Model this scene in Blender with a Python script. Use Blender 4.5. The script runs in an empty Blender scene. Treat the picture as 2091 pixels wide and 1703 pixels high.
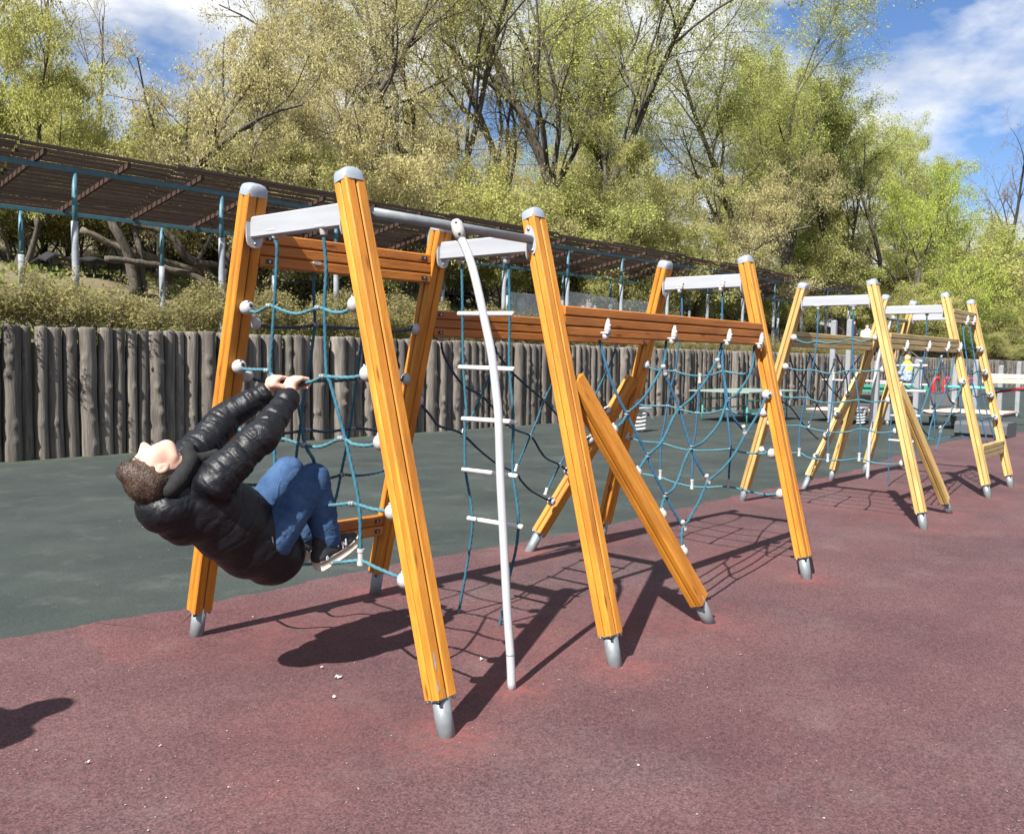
import bpy, math, random
import numpy as np
from mathutils import Vector, Matrix, Quaternion
rnd = random.Random(7)
PI = math.pi
sc = bpy.context.scene
COL = sc.collection

# ------------------------------------------------------------------ camera, world, sun, exposure
FPX, PITCH, ROLL, YAW, CAMH = 1817.64, 0.0667, 0.0169, 0.8619, 1.5   # photograph is 2091 px wide
CX, CY = 1045.5, 851.5
_f = Vector((math.sin(YAW)*math.cos(PITCH), math.cos(YAW)*math.cos(PITCH), -math.sin(PITCH)))
_r = Vector((math.cos(YAW), -math.sin(YAW), 0))
_u = _r.cross(_f)
RT = _r*math.cos(ROLL) + _u*math.sin(ROLL)
UP = -_r*math.sin(ROLL) + _u*math.cos(ROLL)
FW = _f
CAM = Vector((0, 0, CAMH))
cd = bpy.data.cameras.new('camera'); cam = bpy.data.objects.new('camera', cd); COL.objects.link(cam)
cd.sensor_width = 36; cd.lens = 36*FPX/2091; cd.clip_start = .05; cd.clip_end = 2000
cam.matrix_world = Matrix((( RT.x, UP.x, -FW.x, CAM.x), (RT.y, UP.y, -FW.y, CAM.y), (RT.z, UP.z, -FW.z, CAM.z), (0,0,0,1)))
sc.camera = cam

SUNL = Vector((.681, .13, -.72)).normalized()        # direction the sunlight travels
ELEV = math.asin(-SUNL.z); AZ = math.atan2(-SUNL.x, -SUNL.y)
sl = bpy.data.lights.new('sun', 'SUN'); sl.energy = 5.0; sl.angle = math.radians(.53); sl.color = (1, .965, .91)
so = bpy.data.objects.new('sun', sl); COL.objects.link(so)
so.rotation_euler = SUNL.to_track_quat('-Z', 'Y').to_euler(); so.location = (-8, -2, 12)

wd = bpy.data.worlds.new('World'); sc.world = wd; wd.use_nodes = True
nt = wd.node_tree; nt.nodes.clear()
def N(t, nt=nt, **kw):
    n = nt.nodes.new(t)
    for k, v in kw.items(): setattr(n, k, v)
    return n
wo = N('ShaderNodeOutputWorld'); bg = N('ShaderNodeBackground'); bg.inputs['Strength'].default_value = .052
sky = N('ShaderNodeTexSky'); sky.sky_type = 'NISHITA'; sky.sun_disc = False
sky.sun_elevation = ELEV; sky.sun_rotation = AZ; sky.air_density = 1.0; sky.dust_density = .3; sky.ozone_density = 3.0
tcw = N('ShaderNodeTexCoord'); mpw = N('ShaderNodeMapping'); mpw.inputs['Scale'].default_value = (1.0, 1.0, 2.2); mpw.inputs['Location'].default_value = (7.7, .3, 1.4)
ncl = N('ShaderNodeTexNoise'); ncl.inputs['Scale'].default_value = 3.4; ncl.inputs['Detail'].default_value = 9; ncl.inputs['Roughness'].default_value = .56
rcl = N('ShaderNodeValToRGB'); rcl.color_ramp.elements[0].position = .42; rcl.color_ramp.elements[1].position = .56
ncl2 = N('ShaderNodeTexNoise'); ncl2.inputs['Scale'].default_value = 6.5; ncl2.inputs['Detail'].default_value = 6
rc2 = N('ShaderNodeValToRGB'); rc2.color_ramp.elements[0].color = (5.0, 5.4, 6.2, 1); rc2.color_ramp.elements[1].color = (8.8, 8.9, 9.1, 1)
rc2.color_ramp.elements[0].position = .35; rc2.color_ramp.elements[1].position = .62
mxw = N('ShaderNodeMix', data_type='RGBA')
tint = N('ShaderNodeMix', data_type='RGBA', blend_type='MULTIPLY'); tint.inputs[0].default_value = 1; tint.inputs[7].default_value = (.80, .92, 1.12, 1)
L = nt.links.new
L(tcw.outputs['Generated'], mpw.inputs[0]); L(mpw.outputs[0], ncl.inputs['Vector']); L(mpw.outputs[0], ncl2.inputs['Vector'])
L(ncl.outputs[0], rcl.inputs[0]); L(ncl2.outputs[0], rc2.inputs[0])
L(sky.outputs[0], tint.inputs[6]); L(rcl.outputs[0], mxw.inputs[0]); L(tint.outputs[2], mxw.inputs[6]); L(rc2.outputs[0], mxw.inputs[7])
L(mxw.outputs[2], bg.inputs[0]); L(bg.outputs[0], wo.inputs[0])
vs = sc.view_settings; vs.view_transform = 'Standard'; vs.look = 'None'; vs.exposure = 1.33; vs.gamma = 1; vs.use_curve_mapping = False
sc.render.engine = 'CYCLES'
sc.cycles.max_bounces = 6; sc.cycles.transparent_max_bounces = 8

# ------------------------------------------------------------------ helpers: pixel of the photograph -> point on a plane of the place
def ray(px, py): return FW + RT*((px-CX)/FPX) - UP*((py-CY)/FPX)
def G(px, py, z=0.0):
    d = ray(px, py); return CAM + d*((z-CAMH)/d.z)
def PY(px, py, y):
    d = ray(px, py); return CAM + d*(y/d.y)
def PX(px, py, x):
    d = ray(px, py); return CAM + d*(x/d.x)
def PP(px, py, p0, n):
    d = ray(px, py); return CAM + d*((p0-CAM).dot(n)/d.dot(n))

# ------------------------------------------------------------------ helpers: materials
MATS = {}
def mat(name, col, rough=.6, col2=None, vscale=6, vdetail=6, bump=0, bscale=40, metal=0, spec=.5, stretch=(1,1,1), rand=0, trans=0, coat=0, distort=0):
    """procedural surface: two colours mixed by noise in object space, bump from finer noise"""
    if name in MATS: return MATS[name]
    m = bpy.data.materials.new(name); m.use_nodes = True; t = m.node_tree; b = t.nodes['Principled BSDF']; k = t.links.new
    b.inputs['Roughness'].default_value = rough; b.inputs['Metallic'].default_value = metal
    b.inputs['Specular IOR Level'].default_value = spec; b.inputs['Coat Weight'].default_value = coat
    tc = t.nodes.new('ShaderNodeTexCoord'); mp = t.nodes.new('ShaderNodeMapping'); mp.inputs['Scale'].default_value = stretch
    k(tc.outputs['Object'], mp.inputs[0])
    src = mp.outputs[0]
    if rand:
        oi = t.nodes.new('ShaderNodeObjectInfo'); ml = t.nodes.new('ShaderNodeVectorMath'); ml.operation = 'SCALE'; ml.inputs[0].default_value = (37, 17, 71)
        k(oi.outputs['Random'], ml.inputs['Scale']); ad = t.nodes.new('ShaderNodeVectorMath'); k(mp.outputs[0], ad.inputs[0]); k(ml.outputs[0], ad.inputs[1]); src = ad.outputs[0]
    out = None
    if col2 is not None:
        n = t.nodes.new('ShaderNodeTexNoise'); n.inputs['Scale'].default_value = vscale; n.inputs['Detail'].default_value = vdetail; n.inputs['Roughness'].default_value = .65
        k(src, n.inputs['Vector'])
        r = t.nodes.new('ShaderNodeValToRGB'); r.color_ramp.elements[0].position = .32; r.color_ramp.elements[1].position = .68
        r.color_ramp.elements[0].color = (*col, 1); r.color_ramp.elements[1].color = (*col2, 1)
        k(n.outputs[0], r.inputs[0]); out = r.outputs[0]
    if rand:
        hs = t.nodes.new('ShaderNodeHueSaturation'); 
        if out is not None: k(out, hs.inputs['Color'])
        else: hs.inputs['Color'].default_value = (*col, 1)
        mr = t.nodes.new('ShaderNodeMapRange'); mr.inputs[3].default_value = 1-rand; mr.inputs[4].default_value = 1+rand
        k(oi.outputs['Random'], mr.inputs[0]); k(mr.outputs[0], hs.inputs['Value']); out = hs.outputs[0]
    if out is not None: k(out, b.inputs['Base Color'])
    else: b.inputs['Base Color'].default_value = (*col, 1)
    if bump:
        n2 = t.nodes.new('ShaderNodeTexNoise'); n2.inputs['Scale'].default_value = bscale; n2.inputs['Detail'].default_value = 5; n2.inputs['Distortion'].default_value = distort
        k(src, n2.inputs['Vector'])
        bp = t.nodes.new('ShaderNodeBump'); bp.inputs['Strength'].default_value = bump; bp.inputs['Distance'].default_value = .02 if distort else .01
        k(n2.outputs[0], bp.inputs['Height']); k(bp.outputs[0], b.inputs['Normal'])
    if trans: b.inputs['Transmission Weight'].default_value = trans
    MATS[name] = m
    return m

# ------------------------------------------------------------------ helpers: meshes and objects
class MB:
    """collects vertices and faces of ONE mesh"""
    def __init__(s): s.v = []; s.f = []
    def add(s, vs, fs):
        o = len(s.v); s.v += [tuple(v) for v in vs]; s.f += [tuple(i+o for i in f) for f in fs]
    def box(s, c, size, M=None):
        hx, hy, hz = size[0]/2, size[1]/2, size[2]/2
        vs = [Vector((x*hx, y*hy, z*hz)) for z in (-1,1) for y in (-1,1) for x in (-1,1)]
        if M is not None: vs = [M @ v for v in vs]
        c = Vector(c)
        s.add([v+c for v in vs], [(0,2,3,1),(4,5,7,6),(0,1,5,4),(2,6,7,3),(1,3,7,5),(0,4,6,2)])
    def cbox(s, a, b, w, d, ch=.006, xa=None):
        """bar with chamfered long edges from a to b; w across xa, d across the other way"""
        a, b = Vector(a), Vector(b); z = (b-a).normalized(); x = Vector(xa if xa is not None else (1,0,0)); x = (x - z*x.dot(z)).normalized(); y = z.cross(x)
        hw, hd = w/2, d/2
        pr = [(-hw+ch,-hd),(hw-ch,-hd),(hw,-hd+ch),(hw,hd-ch),(hw-ch,hd),(-hw+ch,hd),(-hw,hd-ch),(-hw,-hd+ch)]
        vs = [a + x*p + y*q for p, q in pr] + [b + x*p + y*q for p, q in pr]
        s.add(vs, [(i, (i+1)%8, 8+(i+1)%8, 8+i) for i in range(8)] + [tuple(range(7,-1,-1)), tuple(range(8,16))])
    def tube(s, pts, rad, n=8, caps=True, twist=0, lobes=0, amp=0):
        pts = [Vector(p) for p in pts]; m = len(pts)
        rs = rad if isinstance(rad, (list, tuple)) else [rad]*m
        t0 = (pts[1]-pts[0]).normalized(); x = t0.orthogonal().normalized()
        vs = []; acc = 0
        for i in range(m):
            t = (pts[min(i+1,m-1)]-pts[max(i-1,0)]).normalized()
            x = (x - t*x.dot(t)); x = x.normalized() if x.length > 1e-6 else t.orthogonal().normalized(); y = t.cross(x)
            if i: acc += (pts[i]-pts[i-1]).length
            for k in range(n):
                a = 2*PI*k/n; r = rs[i]
                if lobes: r *= 1 + amp*math.cos(lobes*a - acc*twist)
                vs.append(pts[i] + x*(math.cos(a)*r) + y*(math.sin(a)*r))
        fs = [(i*n+k, i*n+(k+1)%n, (i+1)*n+(k+1)%n, (i+1)*n+k) for i in range(m-1) for k in range(n)]
        if caps: fs += [tuple(range(n-1,-1,-1)), tuple((m-1)*n+k for k in range(n))]
        s.add(vs, fs)
    def ball(s, c, r, seg=14, rings=9, sc3=(1,1,1), M=None):
        vs = [(0,0,-1)]
        for i in range(1, rings):
            p = -PI/2 + PI*i/rings
            vs += [(math.cos(p)*math.cos(2*PI*k/seg), math.cos(p)*math.sin(2*PI*k/seg), math.sin(p)) for k in range(seg)]
        vs.append((0,0,1))
        fs = [(0, 1+(k+1)%seg, 1+k) for k in range(seg)]
        for i in range(rings-2): fs += [(1+i*seg+k, 1+i*seg+(k+1)%seg, 1+(i+1)*seg+(k+1)%seg, 1+(i+1)*seg+k) for k in range(seg)]
        o = 1+(rings-2)*seg; fs += [(o+k, o+(k+1)%seg, o+seg) for k in range(seg)]
        q = [Vector((v[0]*sc3[0]*r, v[1]*sc3[1]*r, v[2]*sc3[2]*r)) for v in vs]
        if M is not None: q = [M @ v for v in q]
        s.add([v+Vector(c) for v in q], fs)
    def mesh(s, name, smooth=False, angle=None):
        me = bpy.data.meshes.new(name); me.from_pydata(s.v, [], s.f); me.update()
        if smooth: me.polygons.foreach_set('use_smooth', [True]*len(me.polygons))
        return me
WM = {}
def link(name, me, m=None, parent=None, M=None):
    """new object whose world matrix is M (identity if none), whatever its parent's is"""
    o = bpy.data.objects.new(name, me); COL.objects.link(o)
    if m is not None and me is not None and not me.materials: me.materials.append(m)
    o.matrix_basis = M if M is not None else Matrix.Identity(4)
    WM[o] = o.matrix_basis.copy()
    if parent is not None: o.parent = parent; o.matrix_parent_inverse = WM[parent].inverted()
    return o
def build(name, mb, m, parent=None, smooth=False): return link(name, mb.mesh(name, smooth), m, parent)
def smooth_by_angle(o, deg=35):
    me = o.data; me.polygons.foreach_set('use_smooth', [True]*len(me.polygons)); me.set_sharp_from_angle(angle=math.radians(deg)); return o
def thing(name, label, cat, loc=(0,0,0), group=None):
    o = bpy.data.objects.new(name, None); COL.objects.link(o); o.location = loc; o.empty_display_size = .1; WM[o] = Matrix.Translation(loc)
    return tag(o, label, cat, group)
def tag(o, label=None, cat=None, group=None, kind=None):
    if label: o['label'] = label
    if cat: o['category'] = cat
    if group: o['group'] = group
    if kind: o['kind'] = kind
    return o
def cat_rom(pts, step=.02):
    pts = [Vector(p) for p in pts]; P = [pts[0]*2-pts[1]] + pts + [pts[-1]*2-pts[-2]]; out = []
    for i in range(1, len(P)-2):
        n = max(1, int((P[i+1]-P[i]).length/step))
        for k in range(n):
            t = k/n; a, b, c, d = P[i-1], P[i], P[i+1], P[i+2]
            out.append(.5*((2*b) + (c-a)*t + (2*a-5*b+4*c-d)*t*t + (3*b-a-3*c+d)*t**3))
    out.append(pts[-1]); return out

# ------------------------------------------------------------------ value noise used for shaping
_tab = np.random.RandomState(3).rand(64,64,64)
def vnoise(p):
    p = np.asarray(p, float); i = np.floor(p).astype(int); f = p-i; f = f*f*(3-2*f); o = 0
    for a in (0,1):
        for b in (0,1):
            for c in (0,1):
                w = (f[...,0] if a else 1-f[...,0])*(f[...,1] if b else 1-f[...,1])*(f[...,2] if c else 1-f[...,2])
                o = o + w*_tab[(i[...,0]+a)%64, (i[...,1]+b)%64, (i[...,2]+c)%64]
    return o
def fbm(p, n=3):
    p = np.asarray(p, float); return sum(vnoise(p*2**k)*.5**k for k in range(n))/sum(.5**k for k in range(n))

# ------------------------------------------------------------------ the ground: dark green rubber with a red rubber area on it
def ground_mat(name, ca, cb, cw, speck):
    m = bpy.data.materials.new(name); m.use_nodes = True; t = m.node_tree; k = t.links.new; b = t.nodes['Principled BSDF']
    b.inputs['Roughness'].default_value = .88; b.inputs['Specular IOR Level'].default_value = .3
    tc = t.nodes.new('ShaderNodeTexCoord')
    def noise(s, d=5, r=.6):
        n = t.nodes.new('ShaderNodeTexNoise'); n.inputs['Scale'].default_value = s; n.inputs['Detail'].default_value = d; n.inputs['Roughness'].default_value = r; k(tc.outputs['Object'], n.inputs['Vector']); return n.outputs[0]
    def ramp(x, p0, c0, p1, c1):
        r = t.nodes.new('ShaderNodeValToRGB'); e = r.color_ramp.elements; e[0].position = p0; e[1].position = p1; e[0].color = (*c0, 1); e[1].color = (*c1, 1); k(x, r.inputs[0]); return r.outputs[0]
    def mix(f, a, c, mode='MIX'):
        x = t.nodes.new('ShaderNodeMix'); x.data_type = 'RGBA'; x.blend_type = mode
        if isinstance(f, float): x.inputs[0].default_value = f
        else: k(f, x.inputs[0])
        k(a, x.inputs[6])
        if isinstance(c, tuple): x.inputs[7].default_value = (*c, 1)
        else: k(c, x.inputs[7])
        return x.outputs[2]
    base = ramp(noise(.9, 6, .62), .36, ca, .66, cb)
    fine = ramp(noise(120, 4, .8), .36, (.30,.30,.31), .66, (1.75,1.70,1.68))           # rubber granules
    mid = ramp(noise(38, 4, .6), .3, (.82,.82,.83), .72, (1.18,1.16,1.15))
    base = mix(1.0, mix(1.0, base, fine, 'MULTIPLY'), mid, 'MULTIPLY')
    grey = ramp(noise(.42, 5, .6), .50, (0,0,0), .72, (.55,.55,.55))                    # trodden, greyed areas
    lum = t.nodes.new('ShaderNodeHueSaturation'); lum.inputs['Saturation'].default_value = .45; lum.inputs['Value'].default_value = .82; k(base, lum.inputs['Color']); base = mix(grey, base, lum.outputs[0])
    dust = ramp(noise(2.3, 8, .72), .53, (0,0,0), .78, (.34,.34,.34))
    base = mix(dust, base, speck)
    at = t.nodes.new('ShaderNodeAttribute'); at.attribute_name = 'wear'
    wn = t.nodes.new('ShaderNodeMath'); wn.operation = 'MULTIPLY'; k(at.outputs['Fac'], wn.inputs[0]); k(ramp(noise(9, 7, .75), .34, (.05,)*3, .66, (1.3,)*3), wn.inputs[1])
    base = mix(wn.outputs[0], base, cw)
    k(base, b.inputs['Base Color'])
    bp = t.nodes.new('ShaderNodeBump'); bp.inputs['Strength'].default_value = .55; bp.inputs['Distance'].default_value = .004
    k(noise(120, 4, .8), bp.inputs['Height'])
    bp2 = t.nodes.new('ShaderNodeBump'); bp2.inputs['Strength'].default_value = .35; bp2.inputs['Distance'].default_value = .03
    k(noise(3.2, 4), bp2.inputs['Height']); k(bp2.outputs[0], bp.inputs['Normal']); k(bp.outputs[0], b.inputs['Normal'])
    return m
M_green = ground_mat('green_rubber', (.021,.030,.028), (.038,.049,.044), (.062,.075,.048), (.12,.125,.115))
M_red = ground_mat('red_rubber', (.070,.034,.037), (.100,.051,.053), (.19,.058,.052), (.14,.112,.105))

OX, OY, W1, INS, HH = 2.424, 2.406, 1.850, .584, 2.243
FEET = {'p1':(400,1298),'p2':(914,1503),'p3':(1258,1360),'p4':(1453,1271),'p5':(1649,1182),'p6':(764,1211),'p7':(1226,1100),'p8':(1077,1126),'pole':(1045,1408),
        'q1':(1514.5,1023),'q2':(1888,1081),'q3':(1940,1048),'q4':(1639.5,998),'q5':(1695,981),'q6':(1764,966),'q7':(2019,1017),'q8':(2065,995)}
FEET = {k: G(*v) for k, v in FEET.items()}
def bnd(x):     # edge between the red and the green rubber
    xs = [-30, 1.7, 2.05, 2.8, 4.1, 5.5, 7.1, 8.8, 10.8, 12.6, 16.2, 20.8, 23, 40]; ys = [5.6, 4.95, 4.87, 4.77, 4.76, 4.58, 4.51, 4.51, 4.44, 4.42, 4.75, 4.83, 4.6, 4.6]
    return float(np.interp(x, xs, ys)) + .018*math.sin(x*9.1) + .012*math.sin(x*23+1)
def sheet(name, xs, ysf, z, m, wear=None):
    v = []; f = []; w = []
    ny = len(ysf(xs[0]))
    for x in xs:
        for y in ysf(x): v.append((x, y, z)); w.append(wear(x, y) if wear else 0)
    for i in range(len(xs)-1):
        for j in range(ny-1): f.append((i*ny+j, (i+1)*ny+j, (i+1)*ny+j+1, i*ny+j+1))
    me = bpy.data.meshes.new(name); me.from_pydata(v, [], f); me.update()
    a = me.attributes.new('wear', 'FLOAT', 'POINT'); a.data.foreach_set('value', w)
    o = link(name, me, m); o['kind'] = 'structure'; return o
sheet('ground', [-400, -30, -5, 0] + list(np.arange(1, 32, .5)) + [60, 400], lambda x: [-400, -40, 0, 4, 6, 8, 10, 11, 12, 12.3, 12.55, 12.75, 13.0, 60, 400], 0, M_green, lambda x, y: .75*max(0, 1-abs(y-12.75)/.55) if y < 13 else 0)
def wear(x, y):
    w = 0
    if x < 0 or x > 15 or y < 1.2: return 0
    jit = 1+.5*(float(vnoise(np.array([x*5, y*5, 3.])))-.5)
    for k, p in FEET.items():
        d = math.hypot((x-p.x), (y-p.y)); d *= jit; w = max(w, (.85 if k[0]=='p' else .6)*max(0, 1-d/.36)**1.6)
    for cx, cy, r, s in ((2.75,4.05,.75,.35),(3.6,2.9,.6,.32),(4.4,2.6,.7,.34),(2.2,2.9,.45,.25),(6.1,3.0,.7,.32),(1.75,2.55,.35,.22),(9,2.8,1.0,.25),(10.6,2.9,1.0,.25)):
        w = max(w, s*max(0, 1-math.hypot(x-cx, y-cy)/r)**.7)
    return w
xs = [-30, -8, -3] + list(np.arange(-1, 14, .07)) + list(np.arange(14, 23.2, .4)); ts = np.concatenate([[-1, -.35], np.linspace(0, 1, 75)])
sheet('red_ground', xs, lambda x: [bnd(x)*t if t >= 0 else 40*t for t in ts], .004, M_red, wear)
# a redder repaired patch by the first post, with its own ragged straight edges
mb = MB(); rp = random.Random(5)
edge = []
cn = [G(*p) for p in ((150,1284),(292,1258),(420,1240),(540,1238),(548,1262),(480,1296),(395,1345),(235,1360))]
for i, a in enumerate(cn):
    b = cn[(i+1) % len(cn)]; n = max(2, int((b-a).length/.05))
    for k in range(n): p = a.lerp(b, k/n); edge.append((p.x+rp.uniform(-.03,.03), p.y+rp.uniform(-.03,.03), .0048))
c = sum((Vector(e) for e in edge), Vector())/len(edge); c.z = .0048
mb.add([c]+edge, [(0, 1+i, 1+(i+1) % len(edge)) for i in range(len(edge))])
M_patch = ground_mat('red_rubber_patch', (.078,.033,.035), (.120,.054,.053), (.25,.08,.08), (.15,.12,.11))
pt = build('ground_patch', mb, M_patch); pt['kind'] = 'structure'

# ------------------------------------------------------------------ the bank behind the palisade
def bank(x, y):
    z = float(np.interp(y, [12.9, 14, 17.3, 19.5, 23, 30, 45, 70, 130], [1.58, 1.66, 1.95, 2.75, 4.1, 5.4, 8.2, 12, 16]))
    z += .28*math.exp(-((x-8.5)/3.2)**2 - ((y-19.5)/1.6)**2)
    s = min(1, max(0, (y-16)/6)); z += s*.35*math.sin(x*.41+y*.3) + s*.2*math.sin(x*.9-y*.7)
    fr = float(np.interp(x, [34, 60, 110], [1, .75, .6])); return 1.58 + (z-1.58)*fr
xs = list(np.arange(-14, 44, .6)) + list(np.arange(44, 140, 3)) + [180, 260]; ys = [12.88] + list(np.arange(12.9, 30, .45)) + list(np.arange(30, 130, 4))
mb = MB(); v = [(x, y, -.1 if y < 12.89 else bank(x, y) + (.05*math.sin(x*3.1+y)*math.sin(y*2.7) if y > 13 else 0)) for x in xs for y in ys]; ny = len(ys)
mb.add(v, [(i*ny+j, (i+1)*ny+j, (i+1)*ny+j+1, i*ny+j+1) for i in range(len(xs)-1) for j in range(ny-1)])
M_soil = mat('bank_soil', (.16,.115,.075), .95, (.075,.085,.03), .55, 8, bump=.8, bscale=9)
bk = build('hillside', mb, M_soil, smooth=True); bk['kind'] = 'structure'

# ------------------------------------------------------------------ the palisade of grey logs
def fence_y(x): return 12.80 + .09 - .0091*x*.9
M_log = mat('weathered_log', (.048,.040,.034), .92, (.185,.160,.135), 2.6, 10, bump=1.0, bscale=14, stretch=(7,7,.55), rand=.26)
M_knot = M_log
fence = thing('log_fence', 'long palisade of upright weathered grey logs holding back the bank', 'fence', (14, 12.8, 0))
def log_mesh(seed):
    r0 = random.Random(seed); ns, nz = 22, 40; H = 1.0; v = []; f = []
    knots = [(r0.uniform(.08,.93), r0.uniform(-2.4,-.7)+r0.choice((0,0,PI)), r0.uniform(.022,.050), r0.uniform(.016,.030)) for _ in range(r0.choice((2,4,6,8,9)))]
    ph = [r0.uniform(0,6) for _ in range(4)]; wob = r0.uniform(.2,1)
    for i in range(nz+3):
        t = min(i, nz)/nz; z = t*1.8
        sx = wob*(.009*math.sin(z*3+ph[0])+.005*math.sin(z*7+ph[1])); rr = .118*(1-.05*t)*(1+.028*math.sin(z*5+ph[2])+.014*math.sin(z*13+ph[1]))
        if i == nz+1: rr *= .93; z += .012
        if i == nz+2: rr *= .0; z += .02
        for k in range(ns):
            a = 2*PI*k/ns; r = rr*(1+.035*math.sin(3*a+ph[3]))
            for kz, ka, kh, ks in knots:
                da = math.atan2(math.sin(a-ka), math.cos(a-ka)); r += kh*1.25*math.exp(-((z-kz*1.8)/(ks*1.6))**2-(da/.26)**2)
            v.append((sx+r*math.cos(a), r*math.sin(a), z))
    for i in range(nz+2):
        for k in range(ns): f.append((i*ns+k, i*ns+(k+1)%ns, (i+1)*ns+(k+1)%ns, (i+1)*ns+k))
    me = bpy.data.meshes.new('log'); me.from_pydata(v, [], f); me.update(); me.materials.append(M_log); me.polygons.foreach_set('use_smooth', [True]*len(f)); return me
LOGS = [log_mesh(100+i) for i in range(14)]
x = 2.2; i = 0; rl = random.Random(11); cells = []
while x < 66:
    w = rl.choice((.17,.20,.215,.23,.25,.30)) ; x += w/2
    if i < 299:
        M = Matrix.Translation((x, fence_y(x) + rl.uniform(-.03,.045), 0)) @ Matrix.Rotation(rl.uniform(-.012,.012), 4, 'Y') @ Matrix.Rotation(rl.uniform(-.5,.5), 4, 'Z') @ Matrix.Diagonal((w/.238*rl.uniform(.92,1.06), w/.236*rl.uniform(.9,1.05), rl.uniform(.992,1.008), 1))
        link('log', LOGS[rl.randrange(14)], None, fence, M)
    x += w/2; i += 1
FENCE_END = x

# ------------------------------------------------------------------ the pergola on the bank
M_blue = mat('blue_steel', (.032,.105,.145), .55, (.058,.15,.19), 7, 6, bump=.15, bscale=60)
M_greypost = mat('grey_post_paint', (.16,.18,.205), .6, (.27,.285,.305), 3, 8, bump=.3, bscale=30)
M_slat = mat('brown_slat_wood', (.020,.010,.006), .8, (.045,.022,.012), 5, 6, bump=.4, bscale=40, stretch=(.4,3,3), rand=.3)
M_rafter = mat('brown_rafter_wood', (.028,.012,.007), .8, (.045,.020,.012), 5, 6, rand=.2)
PG0, PGS, NP = 1.16, 2.655, 16
def pz(x): return 4.41 + .0085*(x-6.5)
def roofz(x, y): return pz(x) + .04 - .185*(y-15.0)
perg = thing('pergola', 'long slatted brown timber pergola on blue posts along the bank', 'pergola', (22, 16, 1.7))
for k in range(NP):
    x = PG0 + PGS*k
    for (y, zt) in ((15.0, pz(x)), (17.2, pz(x)-.40)):
        zb = bank(x, y)-.3; zm = zt-.82
        mb = MB(); mb.tube([(x,y,zm-.05),(x,y,zt-.05)], .042, 10); p = build('post', mb, M_blue, perg, True)
        mb = MB(); n = 6; mb.tube([(x+rnd.uniform(-.006,.006), y, zb+(zm-zb)*j/n) for j in range(n+1)], .056, 12); build('sleeve', mb, M_greypost, p, True)
xa, xb = PG0-1.0, PG0+PGS*(NP-1)+.5
for y, dz in ((15.0, 0), (17.2, -.40)):
    for k in range(NP-1):
        x0, x1 = PG0+PGS*k, PG0+PGS*(k+1)-.004
        mb = MB(); mb.cbox((x0,y,pz(x0)+dz),(x1,y,pz(x1)+dz), .075, .06, .004, (0,0,1)); build('beam', mb, M_blue, perg)
rr_ = random.Random(2); k = 0; x = PG0-.6
while x < xb:
    mb = MB(); a = Vector((x, 14.60, roofz(x,14.60)+.038)); b = Vector((x, 17.62, roofz(x,17.62)+.038))
    mb.cbox(a, b, .085, .05, .004, (0,0,1)); build('rafter', mb, M_rafter, perg); x += PGS/2; k += 1
smesh = MB(); smesh.cbox((-.5,0,0),(.5,0,0), .058, .036, .003, (0,0,1)); SL = smesh.mesh('slat'); SL.materials.append(M_slat)
seg = [PG0-2.3]; 
while seg[-1] < xb-1: seg.append(seg[-1] + PGS*(1.0 if len(seg) % 2 else 1.5))
for j in range(18):
    y = 14.58 + j*.178; off = 0
    for s in range(len(seg)-1):
        x0 = seg[s] + .03*j - (.12 if s % 2 else 0); x1 = seg[s+1] + .03*j - (0 if s % 2 else .12) - .02
        if x1 > 48: x1 = 48
        if x1-x0 < .4: continue
        up = .105 + (.040 if s % 2 else 0); xm = (x0+x1)/2
        ang = math.atan(.0085)
        M = Matrix.Translation((xm, y+rr_.uniform(-.012,.012), roofz(xm, y)+up+rr_.uniform(-.006,.006))) @ Matrix.Rotation(-ang, 4, 'Y') @ Matrix.Diagonal((x1-x0, 1, 1, 1))
        link('slat', SL, None, perg, M)

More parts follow.
